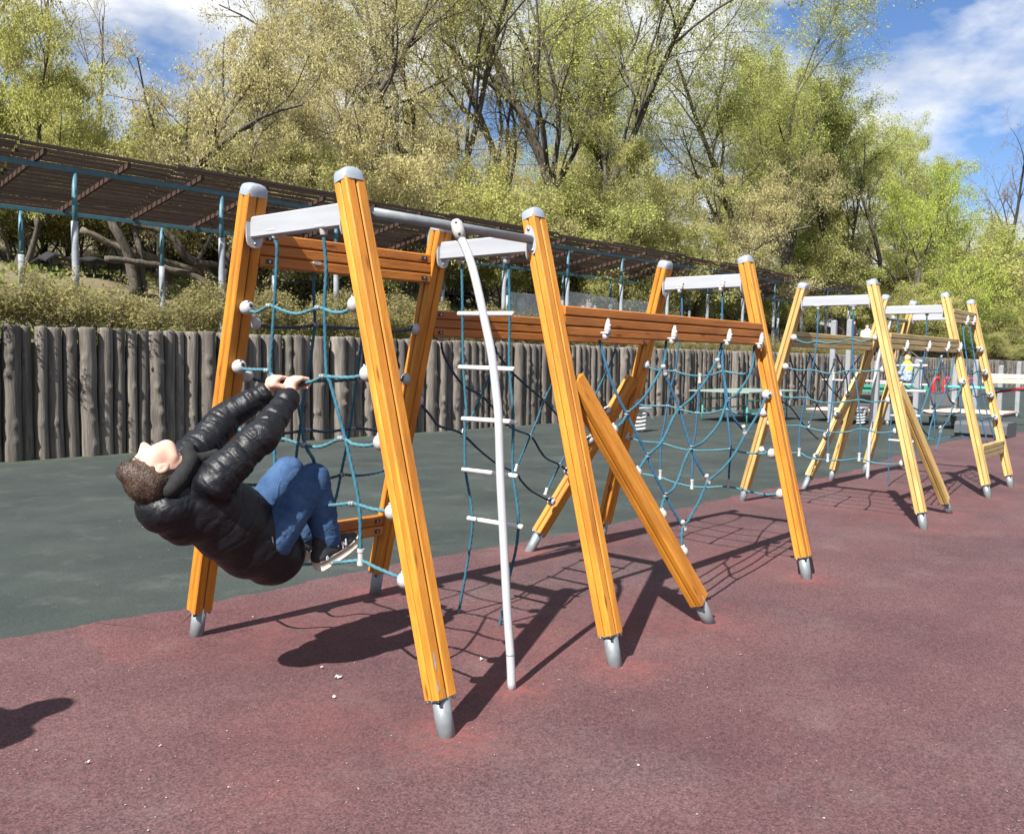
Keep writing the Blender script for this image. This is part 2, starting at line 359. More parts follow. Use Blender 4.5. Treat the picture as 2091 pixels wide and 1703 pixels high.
# ------------------------------------------------------------------ climbing frames
def wood(name, a, b, line):
    m = mat(name, a, .55, b, 2.6, 9, bump=.3, bscale=26, stretch=(9,9,.8), rand=.10, spec=.4)
    t = m.node_tree; k = t.links.new; bs = t.nodes['Principled BSDF']; src = bs.inputs['Base Color'].links[0].from_socket
    tc = t.nodes.new('ShaderNodeTexCoord'); oi = t.nodes.new('ShaderNodeObjectInfo'); cb = t.nodes.new('ShaderNodeVectorMath'); cb.operation = 'MULTIPLY_ADD'; cb.inputs[1].default_value = (16,16,3.2); k(tc.outputs['Object'], cb.inputs[0])
    sc_ = t.nodes.new('ShaderNodeVectorMath'); sc_.operation = 'SCALE'; sc_.inputs[0].default_value = (61,23,47); k(oi.outputs['Random'], sc_.inputs['Scale']); k(sc_.outputs[0], cb.inputs[2])
    vo = t.nodes.new('ShaderNodeTexVoronoi'); vo.inputs['Scale'].default_value = .8; k(cb.outputs[0], vo.inputs['Vector'])            # knots
    rk = t.nodes.new('ShaderNodeValToRGB'); e = rk.color_ramp.elements; e[0].position = .05; e[0].color = (.38,.30,.26,1); e[1].position = .13; e[1].color = (1,1,1,1); k(vo.outputs['Distance'], rk.inputs[0])
    no = t.nodes.new('ShaderNodeTexNoise'); no.inputs['Scale'].default_value = .9; no.inputs['Detail'].default_value = 6; k(cb.outputs[0], no.inputs['Vector'])   # faded and dirty stretches
    rn = t.nodes.new('ShaderNodeValToRGB'); e = rn.color_ramp.elements; e[0].position = .3; e[0].color = (.74,.70,.66,1); e[1].position = .6; e[1].color = (1.06,1.06,1.06,1); k(no.outputs[0], rn.inputs[0])
    for s_ in (rk, rn):
        mx = t.nodes.new('ShaderNodeMix'); mx.data_type = 'RGBA'; mx.blend_type = 'MULTIPLY'; mx.inputs[0].default_value = 1; k(src, mx.inputs[6]); k(s_.outputs[0], mx.inputs[7]); src = mx.outputs[2]
    k(src, bs.inputs['Base Color']); return m
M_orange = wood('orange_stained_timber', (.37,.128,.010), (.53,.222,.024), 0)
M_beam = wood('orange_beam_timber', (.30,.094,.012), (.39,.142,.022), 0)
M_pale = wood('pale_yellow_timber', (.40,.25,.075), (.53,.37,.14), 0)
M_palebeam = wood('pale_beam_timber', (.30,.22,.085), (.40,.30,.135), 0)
M_groove = mat('dark_groove', (.10,.035,.008), .9)
M_cap = mat('grey_plastic_cap', (.20,.23,.27), .45, (.25,.285,.325), 9, 4)
M_foot = mat('galvanised_steel', (.16,.18,.19), .5, (.24,.26,.27), 14, 6, metal=.35, bump=.05, bscale=50)
M_alu = mat('aluminium_beam', (.30,.31,.33), .45, (.36,.37,.39), 5, 6, metal=.2, stretch=(1,.4,6))
M_ball = mat('grey_plastic_ball', (.30,.295,.285), .5, (.37,.365,.35), 12, 4, bump=.05)
M_black = mat('black_rubber', (.012,.012,.013), .5)
M_bolt = mat('steel_bolt', (.35,.35,.36), .35, metal=.9)
M_ropeA = mat('teal_rope', (.009,.062,.098), .9, (.022,.105,.145), 9, 4, bump=.3, bscale=300)
M_ropeW = mat('worn_teal_rope', (.027,.105,.135), .92, (.060,.165,.195), 7, 4, bump=.3, bscale=300)
M_ropeD = mat('dark_blue_rope', (.008,.025,.045), .8, (.016,.05,.08), 9, 4, bump=.3, bscale=300)
M_ropeB = mat('blue_rope', (.010,.062,.125), .9, (.022,.100,.175), 9, 4)
M_white = mat('white_plastic', (.50,.50,.49), .45, (.58,.58,.57), 8, 4)
M_polepaint = mat('silver_painted_tube', (.35,.36,.37), .35, (.42,.43,.44), 6, 5, metal=.1)

def frame_matrix(a, b, xa=(1,0,0)):
    a, b = Vector(a), Vector(b); z = (b-a).normalized(); x = Vector(xa); x = (x-z*x.dot(z)).normalized(); y = z.cross(x)
    return Matrix(((x.x,y.x,z.x,a.x),(x.y,y.y,z.y,a.y),(x.z,y.z,z.z,a.z),(0,0,0,1)))
PWX, PWY = .108, .082
def cap_mesh():
    mb = MB(); w, d = PWX/2+.004, PWY/2+.004; rings = []
    for z, s, arch in ((-.012,1,0),(.012,1,0),(.026,.93,.010),(.031,.80,.014),(.034,.45,.015)):
        ring = []
        for k in range(16):
            a = 2*PI*k/16; cx_, sx_ = math.cos(a), math.sin(a); e = .45
            px_ = math.copysign(abs(cx_)**e, cx_)*w*s; py_ = math.copysign(abs(sx_)**e, sx_)*d*s
            ring.append((px_, py_, z + arch*(1-(px_/w)**2)))
        rings.append(ring)
    mb.add([p for r in rings for p in r], [(i*16+k, i*16+(k+1)%16, (i+1)*16+(k+1)%16, (i+1)*16+k) for i in range(4) for k in range(16)] + [tuple(64+k for k in range(16))])
    me = mb.mesh('cap', True); me.materials.append(M_cap); return me
CAPM = cap_mesh()
def lam_mesh(L_, sx, sy):
    mb = MB(); g = .0025; mb.cbox((sx*(PWX/4+g/2), sy*(PWY/4+g/2), 0), (sx*(PWX/4+g/2), sy*(PWY/4+g/2), L_), PWX/2-g, PWY/2-g, .006)
    return mb.mesh('lamella')
def timber_post(root, a, b, m, foot=.155, capped=True, xa=(1,0,0), trim=0):
    """a: point on the ground, b: top; four lamellas, a core, cap, galvanised foot"""
    a, b = Vector(a), Vector(b); z = (b-a).normalized(); s = a + z*foot; Lw = (b-s).length; M = frame_matrix(s, b, xa)
    mb = MB(); mb.box((0,0,Lw/2), (PWX*.62, PWY*.62, Lw-.01)); post = link('post', mb.mesh('post'), M_groove, root, M)
    for sx in (-1,1):
        for sy in (-1,1): link('lamella', lam_mesh(Lw, sx, sy), m, post, M)
    mb = MB(); mb.tube([a - Vector((0,0,.03)) - z*.02, s + z*.03], .0365, 18); link('foot', mb.mesh('foot', True), M_foot, post)
    mb = MB(); mb.box((0,0,-.003), (PWX*.9, PWY*.9, .006)); link('base_plate', mb.mesh('base_plate'), M_foot, post, M)
    for sx, sy in ((-1,-1),(1,-1),(-1,1),(1,1)):
        mb = MB(); mb.tube([(sx*.043, sy*.03, -.016),(sx*.043, sy*.03, 0)], .008, 8); link('bolt', mb.mesh('bolt', True), M_black if sx*sy > 0 else M_bolt, post, M)
    if capped: link('cap', CAPM, None, post, frame_matrix(b, b+z, xa))
    return post
def plank_beam(root, a, b, h, th, m, n=3, bolts=(1,1), facing=(0,-1,0)):
    """stacked planks between two points (centre line), h total height"""
    a, b = Vector(a), Vector(b); d = (b-a).normalized(); side = Vector((0,0,1)).cross(d).normalized(); up = d.cross(side)
    beam = None; hh = h/n
    core = MB(); core.cbox(a+d*.01, b-d*.01, h*.9, th*.7, .004, up); beam = build('beam', core, M_groove, root)
    for k in range(n):
        o = up*((k-(n-1)/2)*hh)
        me = MB(); me.cbox((0,0,0),(0,0,(b-a).length), hh-.004, th, .006, (1,0,0)); link('plank', me.mesh('plank'), m, beam, frame_matrix(a+o, b+o, up))
    fv = Vector(facing)
    for e, on in ((a+d*.05, bolts[0]),(b-d*.05, bolts[1])):
        if not on: continue
        for k in (0, n-1):
            p = e + up*((k-(n-1)/2)*hh) + fv*(th/2)
            mb = MB(); mb.cbox(p-d*.02, p+d*.02, .022, .004, .001, up); build('bolt_pocket', mb, M_black, beam)
            mb = MB(); mb.tube([p, p+fv*.006], .007, 6); build('bolt', mb, M_bolt, beam)
    return beam
def box_beam(root, a, b, h=.098, w=.05):
    """aluminium box section between two posts with bolted end plates (runs across the frame, along Y)"""
    a, b = Vector(a), Vector(b); d = (b-a).normalized()
    mb = MB(); mb.cbox(a, b, h, w, .006, (0,0,1)); bm = smooth_by_angle(build('box_beam', mb, M_alu, root), 30)
    for e, s in ((a, 1), (b, -1)):
        mb = MB(); ring = []
        for q in range(20):
            t = 2*PI*q/20; yy = math.copysign(abs(math.cos(t))**.6, math.cos(t))*.046; zz = math.copysign(abs(math.sin(t))**.6, math.sin(t))*.095; ring.append((yy, zz))
        x_ = Vector((1,0,0)); c = e + d*s*.004
        vs = [c + x_*p + Vector((0,0,1))*q + d*s*o for o in (-.004,.004) for p, q in ring]
        mb.add(vs, [(i,(i+1)%20,20+(i+1)%20,20+i) for i in range(20)] + [tuple(range(19,-1,-1)), tuple(range(20,40))]); build('end_plate', mb, M_alu, bm)
        for p, q in ((-.03,.075),(.03,.075),(0,-.075)):
            mb = MB(); c2 = c + x_*p + Vector((0,0,q)) + d*s*.004; mb.tube([c2, c2+d*s*.007], .007, 8); build('bolt', mb, M_bolt, bm, True)
    return bm
def ball(root, p, toward, r=.036):
    """plastic rope anchor: rounded knob on the post with a dark socket and bolt"""
    p = Vector(p); t = Vector(toward); t = t.normalized() if t.length > 1e-6 else Vector((0,-1,0))
    M = t.to_track_quat('Z', 'Y').to_matrix()
    mb = MB(); mb.ball(p, r, 18, 12, (1,1,.96), M); b = build('rope_anchor', mb, M_ball, root, True)
    s = p + (t + Vector((0,0,.25))).normalized()*(r*.80)
    mb = MB(); mb.ball(s, r*.34, 10, 7, (1,1,.8), M); build('socket', mb, M_black, b, True)
    s2 = p + (Vector((0,0,.9)) + t*.5 - FW*.3).normalized()*(r*.92)
    mb = MB(); mb.ball(s2, r*.30, 8, 6, (1,1,.5), M); build('bolt', mb, M_bolt if r > .02 else M_black, b, True)
    return b
def rope(root, pts, m, r=.0074, fine=True):
    step = .0055 if fine else .03
    P = cat_rom(pts, .03)
    if fine:
        Q = [P[0]]
        for i in range(len(P)-1):
            n = max(1, int((P[i+1]-P[i]).length/step)); Q += [P[i].lerp(P[i+1], k/n) for k in range(1, n+1)]
        mb = MB(); mb.tube(Q, r, 12, True, 170, 4, .17)
    else:
        mb = MB(); mb.tube(P, r, 7)
    return build('rope', mb, m, root, True)
def clamp(root, p, d, L_=.05, r=.0145, m=None):
    p, d = Vector(p), Vector(d).normalized(); mb = MB()
    mb.tube([p-d*L_/2, p-d*L_*.3, p-d*L_*.28, p+d*L_*.28, p+d*L_*.3, p+d*L_/2], [r,r,r*.8,r*.8,r,r], 12); return smooth_by_angle(build('rope_clamp', mb, m or M_ball, root), 40)
def tie(root, p, d, r=.0125):
    """small steel band where two ropes cross"""
    p, d = Vector(p), Vector(d).normalized(); mb = MB()
    for o in (-.008, .008): mb.tube([p+d*(o-.0035), p+d*(o+.0035)], r, 10)
    return build('rope_tie', mb, M_foot, root, True)
def hanger(root, p, style=0):
    """rope hanger under or on the face of a beam; p is where the rope leaves it"""
    p = Vector(p); mb = MB()
    if style == 0:
        mb.cbox(p+Vector((0,-.034,.036)), p+Vector((0,.034,.036)), .05, .016, .005, (1,0,0)); mb.tube([p+Vector((0,0,.034)), p+Vector((0,0,.012)), p], [.022,.017,.014], 12)
    else:   # a claw standing up the front of the beam
        f = Vector((0,-.012,0))
        mb.tube([p, p+Vector((0,0,.018)), p+Vector((0,0,.03))], [.015,.018,.020], 12)
        mb.cbox(p+Vector((0,.03,.036)), p+Vector((0,-.026,.036)), .045, .014, .004, (1,0,0))
        mb.tube([p+Vector((0,-.012,.03)), p+f+Vector((0,0,.06)), p+f+Vector((0,-.002,.09)), p+f+Vector((0,-.004,.115))], [.021,.018,.014,.006], 10)
        b = build('rope_hanger', mb, M_ball, root, True)
        mb = MB(); mb.ball(p+f+Vector((0,-.017,.075)), .008, 8, 6); build('bolt', mb, M_bolt, b, True); return b
    return smooth_by_angle(build('rope_hanger', mb, M_ball, root), 40)

def poly(z, unp, *pts): return [unp(x/z[2]+z[0], y/z[2]+z[1]) for x, y in pts]
Z1 = (350,330,3.213); Z2 = (200,720,3.168); Z3 = (350,860,2.541); Z4 = (850,400,3.702); Z5 = (1000,820,2.936); Z6 = (1150,500,3.04); Z7 = (1480,540,3.041); Z8 = (1780,660,6.723); Z9 = (500,740,8.04); Z10 = (1600,620,4.257); Z0 = (0,0,1)

# ---------------- the near, orange frame
fr = thing('climbing_frame', 'near orange timber climbing frame with teal rope nets, a boy hanging on it', 'climbing frame', (4.2, 3.3, 0))
X1, X2, X3 = OX, OX+1.210, OX+3.631
TOPS = {'p1':(518,396,X1),'p2':(713,368,X1),'p3':(1089.5,445,X2),'p6':(901.5,468,X2),'p5':(1523,536,X3),'p7':(1358,545,X3)}
TOP = {k: PX(*v) for k, v in TOPS.items()}
for k in TOPS: timber_post(fr, FEET[k], TOP[k], M_orange)
def along(k, z): a, b = FEET[k], TOP[k]; return a.lerp(b, (z-a.z)/(b.z-a.z))
for k, host, px_, py_, s in (('p4','p3',1183,768,-1), ('p8','p7',1297,768,1)):
    zt = PX(px_, py_, FEET[k].lerp(along(host, 1.3), .85).x).z
    t = along(host, zt-.02); t = t + Vector((.085 if k == 'p4' else -.085, 0, 0)); timber_post(fr, FEET[k], t, M_orange, foot=.17, capped=False)
    TOP[k] = t
def fplane(px_, py_): return PP(px_, py_, Vector((0,OY,0)), Vector((0,HH,-INS)))
def bplane(px_, py_): return PP(px_, py_, Vector((0,OY+W1,0)), Vector((0,HH,INS)))
def xpl(X): return lambda a, b: PX(a, b, X)
# aluminium box beams across the three A-frames
for kb, kf, y0, y1 in (('p1','p2',466,452), ('p6','p3',514,505), ('p7','p5',581,580)):
    X = along(kb,1.8).x; zb = PX(FEET[kb].x*0+{'p1':520,'p6':900,'p7':1360}[kb], y0, X).z; pb = along(kb, zb); pf = along(kf, zb)
    off = Vector((0, PWY/2, 0)); box_beam(fr, pf+off, pb-off)
# plank beams along the rows
def row_beam(k0, k1, z0, z1, h, th, m, trim=.055, **kw):
    a, b = along(k0, z0), along(k1, z1); return plank_beam(fr, a+Vector((trim,0,0)), b-Vector((trim,0,0)), h, th, m, **kw)
zU = [PY(p[0], p[1], along('p1',2.0).y).z for p in ((540,517),(870,547))]
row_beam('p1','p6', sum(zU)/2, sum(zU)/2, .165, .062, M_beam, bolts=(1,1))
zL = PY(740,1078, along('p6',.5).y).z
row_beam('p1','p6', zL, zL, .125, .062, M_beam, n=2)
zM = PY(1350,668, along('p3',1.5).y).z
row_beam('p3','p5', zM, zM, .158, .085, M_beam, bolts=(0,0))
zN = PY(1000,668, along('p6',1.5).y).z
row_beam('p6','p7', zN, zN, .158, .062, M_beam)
# steel pipe between the two front posts, with flanges, and the curved climbing pole
pa, pb = along('p2', 2.107), along('p3', 2.107); d = (pb-pa).normalized()
mb = MB(); mb.tube([pa+d*.05, pb-d*.05], .022, 18); build('pipe', mb, M_foot, fr, True)
for p, s in ((pa,1),(pb,-1)):
    mb = MB(); c = p+d*s*.054; ring = [(.032*math.cos(2*PI*q/20), .075*math.sin(2*PI*q/20)) for q in range(20)]
    vs = [c + d*s*o + Vector((0,1,-.26)).normalized()*0 + Vector((0,y_,0)) + Vector((0,.26*z_,z_)) for o in (-.004,.005) for y_, z_ in ring]
    mb.add(vs, [(i,(i+1)%20,20+(i+1)%20,20+i) for i in range(20)] + [tuple(range(19,-1,-1)), tuple(range(20,40))]); fl = build('flange', mb, M_alu, fr)
    for zz in (-.055,.055):
        mb = MB(); c2 = c+Vector((0,.26*zz,zz))+d*s*.005; mb.tube([c2, c2+d*s*.006], .008, 8); build('bolt', mb, M_bolt, fl, True)
XP = FEET['pole'].x
pp = poly(Z0, xpl(XP), (934,472),(940,484),(954,515),(966,551),(979,605),(993,670),(1004,724),(1012,791),(1018,856),(1022,978),(1027,1076),(1036,1250),(1042,1335)) + [FEET['pole']]
mb = MB(); mb.tube(cat_rom(pp, .03), .0195, 14); po = build('curved_pole', mb, M_polepaint, fr, True)
mb = MB(); q = PX(1042,1335,XP); mb.tube([q, q.lerp(FEET['pole'],.03)], .0205, 14); build('joint_ring', mb, M_foot, po, True)
mb = MB(); q = PX(932,458,XP); q2 = PX(941,488,XP); mb.tube([q+(q-q2)*.25, q, q.lerp(q2,.5), q2], [.018,.030,.029,.025], 12); cl = build('pipe_clamp', mb, M_ball, fr, True)
for t in (.0,.75): mb = MB(); mb.ball(q.lerp(q2,t)-FW*.027, .007, 8, 6); build('bolt', mb, M_black, cl, True)
# --- net in the first A-frame (the boy holds it)
A = xpl(X1)
def ropes(unp, z, m, *lines, r=.0074, fine=True):
    out = []
    for l in lines: P = poly(z, unp, *l); rope(fr_cur, P, m, r, fine); out.append(P)
    return out
fr_cur = fr
rope(fr, poly(Z0, A, (597,784),(604,815),(612,842),(623,909),(638,934)) + [PX(648,970,X1+.2)], M_ropeA)
ropes(A, Z0, M_ropeA, [(562,490),(566,504),(562,594),(556,688),(552,750),(557,805),(561,941),(566,1050),(572,1150)], [(661,486),(666,548),(663,629),(667,766),(674,780),(702,884),(712,925),(733,1029),(736.6,1128)])
HA = [[(504.7,629),(511,636),(524,638),(552,624),(574,633),(608,641),(652,629),(680,638),(705,636.5),(726,622)],
      [(488.5,749),(496,753.5),(525,755),(546,756),(556,766),(572,780),(590,787),(612,784),(640,778),(661,769),(692,771),(725,770),(751,763)],
      [(470,868),(490,878),(516,883),(560,892),(582,897),(623,909),(655,912),(699,895),(718,906),(750,910),(779,903)],
      [(448,1000),(480,1020),(566,1030),(650,1032),(684,1031),(721,1028),(759,1039),(803,1045)],
      [(422,1118),(470,1140),(572,1152),(664,1150),(696,1148),(737,1145),(768,1159),(828,1184)]]
LEGPUSH = {3: ((566,1030),(650,1032)), 4: ((572,1152),(664,1150))}       # the boy's shins and feet push these two ropes forward
def net_pts(i, l): return [PX(*p, X1+.19) if p in LEGPUSH.get(i, ()) else A(*p) for p in l]
for i, l in enumerate(HA): rope(fr, net_pts(i, l), M_ropeW)
for l in HA:
    ball(fr, A(*l[0]), Vector((0,-1,.1))); ball(fr, A(*l[-1]), Vector((0,1,.1)))
for p in ((552,625),(652,629),(548,757),(661,769),(623,909),(699,895),(721,1028)): tie(fr, A(*p)+Vector((-.008,0,0)), A(p[0]+6,p[1])-A(*p))
clamp(fr, A(736.6,1137), (0,0,1), .07, .016); clamp(fr, A(596,785), (0,-.3,1), .05, .016)
for p in ((562,487),(661,480)): hanger(fr, A(*p))
# --- net between the two back posts
for z in ((B1 := [(519,660),(535,665),(568,669),(618,668),(642,664),(661,668),(733,671),(801,677),(849,672)]), [(503,765),(520,775),(543,778),(600,781),(658,778),(692,778),(730,774),(758,777),(800,778),(831,774)],
          [(480,875),(530,884),(590,884),(626,878),(667,882),(718,875),(737,875),(774,878),(812,868)], [(455,985),(530,990),(612,978),(675,976),(697,969),(730,971),(770,965),(795,955)]):
    P = poly(Z0, bplane, *z); rope(fr, P, M_ropeD); ball(fr, P[0], Vector((1,0,0))); ball(fr, P[-1], Vector((-1,0,.1)))
ropes(bplane, Z0, M_ropeA, [(640,553),(641,610),(642.5,664),(632,750),(619,821),(612,880),(607,914),(600,985)], [(752,560),(748,640),(739,691),(730,766),(719,843),(714,880),(696,969),(686,1017),(676,1045)])
for p in ((642.5,664),(626,878),(718,875),(697,969),(730,774)): tie(fr, bplane(*p)+Vector((0,-.008,0)), Vector((1,0,0)))
for p in ((640,553),(752,560)): hanger(fr, bplane(*p))
# --- rope ladder in the second A-frame
lx = xpl(X2+.04)
Pl = poly(Z0, lx, (943,540),(944.5,638),(946,746),(953,846),(950,864),(950,954),(962,1029),(964,1080),(951,1170)) + [G(936,1254)]
Pr = poly(Z0, lx, (1039,540),(1041,643),(1040,748),(1048,848),(1047,958),(1058,1049),(1055,1112),(1040,1180)) + [G(1020,1278)]
rope(fr, Pl, M_ropeA); rope(fr, Pr, M_ropeA)
for a, b in (((936.5,641),(1047,641)), ((938,750),(1048.5,754)), ((944.5,855),(1054,862)), ((945,959),(1055,972)), ((956,1058),(1066,1076))):
    p, q = lx(*a), lx(*b); mb = MB(); e = (q-p).normalized(); mb.tube([p-e*.003, p, q, q+e*.003], [.010,.0135,.0135,.010], 14); build('rung', mb, M_white, fr, True)
for p in ((943,540),(1039,540)): hanger(fr, lx(*p)+Vector((-.02,0,0)), 1)
# --- front net with the brace
hC = [(1224,694),(1360.5,704),(1474,707),(1540,713)]
for p in hC: hanger(fr, fplane(*p)+Vector((0,-.04,0)), 1)
NC = [[(225,590),(265,740),(300,850),(350,965),(395,1050),(450,1160),(520,1300),(570,1430),(635,1550),(690,1660),(739,1740)],
      [(640,600),(632,700),(615,760),(560,860),(500,950),(440,1010),(400,1045),(365,1105),(318,1145)], [(635,800),(660,870),(700,960),(725,1030),(760,1150),(795,1260),(830,1350),(895,1460)],
      [(985,610),(965,690),(945,730),(880,850),(800,950),(725,1015),(680,1080),(640,1170),(600,1240),(530,1305),(465,1400)], [(985,640),(990,770),(1005,860),(1020,960),(1040,1030),(1065,1085),(1120,1150)],
      [(1185,630),(1180,720),(1160,800),(1120,870),(1075,930),(1020,965),(1000,1020),(970,1100),(920,1170),(860,1230),(795,1265),(750,1350),(720,1440),(680,1520),(635,1552),(618,1600),(602,1670)],
      [(1265,935),(1250,965),(1220,1030),(1180,1100),(1130,1180),(1080,1270),(1040,1330),(980,1400),(900,1470),(870,1530),(840,1600),(800,1670),(770,1720),(742,1745),(735,1800),(738,1880)]]
for i, l in enumerate(NC): rope(fr, poly(Z6, fplane, *l), M_ropeB if i in (0,2,4) else M_ropeA, .0076)
for p in ((300,1150),(450,1415),(606,1675),(738,1905)): ball(fr, fplane(p[0]/3.04+1150, p[1]/3.04+500)+Vector((.0,0,.0)), Vector((1,0,.3)))
ball(fr, fplane(1265/3.04+1150, 932/3.04+500), Vector((-.5,-.8,-.3)), .038)
for p in ((395,1045),(525,1305),(635,1552),(725,1018),(795,1260),(1025,962)): tie(fr, fplane(p[0]/3.04+1150, p[1]/3.04+500), Vector((.3,0,1)), .015)
for p in ((890,1455),(1118,1148),(742,1742),(622,778),(957,735)): clamp(fr, fplane(p[0]/3.04+1150, p[1]/3.04+500)+Vector((0,-.006,0)), Vector((.45,0,-.8)), .062, .014)
# --- net in the third A-frame
D = xpl(X3)
ND = [[(735,300),(737,450),(712,650),(695,780),(670,880),(645,1000),(625,1130),(607,1230),(603,1420)], [(990,290),(987,480),(992,700),(1000,860),(1015,1025),(1030,1150),(1040,1270),(1030,1400),(1028,1480)], [(848,815),(845,900),(832,1040),(820,1180),(805,1270),(800,1470)]]
for l in ND: rope(fr, poly(Z6, D, *l), M_ropeB, .0072)
ND = [[(515,745),(540,765),(600,780),(690,785),(760,805),(850,815),(930,805),(990,785),(1080,800),(1150,800),(1200,788)], [(452,982),(480,995),(560,1000),(650,1000),(720,1020),(830,1045),(930,1040),(1010,1022),(1080,1045),(1170,1052),(1246,1042)],
      [(395,1190),(420,1200),(490,1220),(610,1230),(690,1255),(790,1275),(930,1275),(1040,1268),(1100,1285),(1200,1295),(1296,1295)], [(330,1400),(400,1415),(470,1420),(540,1430),(610,1445),(690,1475),(800,1500),(900,1505),(1020,1500),(1150,1530),(1250,1550),(1350,1545)]]
for l in ND: P = poly(Z6, D, *l); rope(fr, P, M_ropeW, .0068); ball(fr, P[0], Vector((0,-1,.2))); ball(fr, P[-1], Vector((0,1,.2)))
for p in ((848,828),(603,1425),(800,1485),(1028,1485)): clamp(fr, D(p[0]/3.04+1150, p[1]/3.04+500), Vector((0,0,1)), .075, .014)
for p in ((695,782),(990,785),(650,1000),(1012,1022),(610,1230),(1040,1268),(832,1043),(805,1275)): tie(fr, D(p[0]/3.04+1150, p[1]/3.04+500), Vector((0,1,0)))
for p in ((735,300),(990,290)): hanger(fr, D(p[0]/3.04+1150, p[1]/3.04+500)+Vector((-.028,0,-.005)), 1)
# --- dark net between the back posts behind
NE = [([(901,700),(904,719),(915,743),(934,773),(953,792),(982,807),(1000,825),(1041,871),(1083,890),(1102,919),(1116,936),(1143,949),(1158,962)],'d'), ([(1008,702),(1012,716),(1025,735),(1045,760),(1080,792),(1110,817),(1141,851),(1170,880),(1200,897)],'d'),
      ([(855,820),(880,850),(897,870),(940,884),(979,919),(1015,947),(1054,966),(1063,980),(1082,1000),(1109,1016),(1124,1023)],'d'),
      ([(1009,700),(1000,765),(982,808),(966,846),(950,870),(945,885)],'a'), ([(1157,705),(1143,745),(1128,784),(1112,817),(1096,859),(1083,890),(1054,956)],'a'), ([(1257,712),(1247,740),(1237,763),(1216,806),(1190,860),(1157,925),(1143,949),(1115,1005)],'a'), ([(1214,808),(1222,828),(1236,838)],'d')]
for l, c in NE: rope(fr, poly(Z0, bplane, *l), M_ropeD if c == 'd' else M_ropeA)
for p in ((1240,838),(1204,898),(1160,962),(1126,1024)): ball(fr, bplane(*p), Vector((-1,-.3,.3)), .034)
ball(fr, bplane(853,818), Vector((1,0,0)))
for p in ((982,807),(1110,817),(1083,890),(1143,949),(1000,765)): tie(fr, bplane(*p), Vector((.6,0,-.8)))
for p in ((945,885),(1054,956),(1115,1004),(1015,728)): clamp(fr, bplane(*p), Vector((.4,0,.8)), .055, .014)
for p in ((901,698),(1009,700),(1157,703),(1257,710)): hanger(fr, bplane(*p))
# wear on the front post: bare grey patches
M_bare = mat('bare_grey_wood', (.27,.23,.19), .9, (.36,.31,.26), 20, 5)

# ---------------- the farther, pale frame
fq = thing('climbing_frame', 'farther pale yellow timber climbing frame with rope nets, beyond the orange one', 'climbing frame', (11, 3.3, 0))
Y2, W2, I2, H2 = 2.407, 1.821, .570, 2.288
XA, XB, XC = OX+6.287, OX+8.739, OX+9.888
TQ = {'q1':(1640,587,XA),'q2':(1782,581,XA),'q5':(1809,610,XB),'q7':(1930.5,606,XB),'q6':(1865,622,XC),'q8':(1983,620,XC)}
for k, v in TQ.items(): TOP[k] = PX(*v); timber_post(fq, FEET[k], TOP[k], M_pale)
for k, host, sgn, zt in (('q3','q2',1,1.30), ('q4','q5',-1,1.36)):
    t = along(host, zt) + Vector((.085*sgn,0,0)); TOP[k] = t; timber_post(fq, FEET[k], t, M_pale, foot=.17, capped=False)
def fpl2(a, b): return PP(a, b, Vector((0,Y2,0)), Vector((0,H2,-I2)))
def bpl2(a, b): return PP(a, b, Vector((0,Y2+W2,0)), Vector((0,H2,I2)))
for kb, kf, (px_, py_) in (('q1','q2',(1700,615)), ('q5','q7',(1860,633)), ('q6','q8',(1900,647))):
    zb = PX(px_, py_, along(kb,2).x).z; off = Vector((0,PWY/2,0)); box_beam(fq, along(kf,zb)+off, along(kb,zb)-off)
def row2(k0, k1, z, h, th, n=3, trim=.055):
    return plank_beam(fq, along(k0,z)+Vector((trim,0,0)), along(k1,z)-Vector((trim,0,0)), h, th, M_palebeam, n=n, bolts=(0,1))
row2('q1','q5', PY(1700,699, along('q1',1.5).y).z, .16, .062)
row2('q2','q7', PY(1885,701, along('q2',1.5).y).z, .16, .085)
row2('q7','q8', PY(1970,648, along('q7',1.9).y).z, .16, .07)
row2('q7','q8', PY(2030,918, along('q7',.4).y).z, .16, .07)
fr_cur = fq
QA = xpl(XA)
ropes(QA, Z7, M_ropeB, [(580,275),(572,470),(555,600),(530,700),(500,830),(475,960),(462,1060),(462,1165)], [(800,275),(795,470),(800,640),(820,760),(830,860),(842,1020),(835,1205)], [(675,685),(670,800),(660,900),(645,1030),(640,1215)], r=.0075, fine=False)
for l in ([(430,455),(450,470),(510,488),(570,478),(640,490),(710,480),(795,465),(850,480),(937,455)], [(378,635),(400,645),(470,658),(540,655),(660,678),(790,655),(870,665),(985,655)], [(340,810),(360,820),(420,828),(500,825),(570,850),(660,860),(760,850),(840,840),(920,855),(1018,842)],
          [(280,985),(380,1000),(465,1000),(520,1015),(640,1040),(760,1040),(850,1020),(960,1045),(1065,1035)], [(230,1150),(300,1175),(460,1170),(520,1200),(640,1215),(740,1215),(835,1205),(920,1230),(1020,1240),(1105,1235)]):
    P = poly(Z7, QA, *l); rope(fq, P, M_ropeW, .0075, False); ball(fq, P[0], Vector((0,-1,.2))); ball(fq, P[-1], Vector((0,1,.2)))
for p in ((462,1165),(640,1200),(835,1195),(675,695)): clamp(fq, QA(p[0]/3.041+1480, p[1]/3.041+540), Vector((0,0,1)), .08, .016)
for p in ((580,280),(800,280)): hanger(fq, QA(p[0]/3.041+1480, p[1]/3.041+540))
ropes(bpl2, Z7, M_ropeD, [(400,550),(430,660),(490,760),(570,870),(640,965)], [(520,545),(590,670),(650,760),(720,840)], [(690,560),(750,680),(765,800)], [(340,840),(410,890),(470,970),(520,1030),(580,1085)], r=.0075, fine=False)
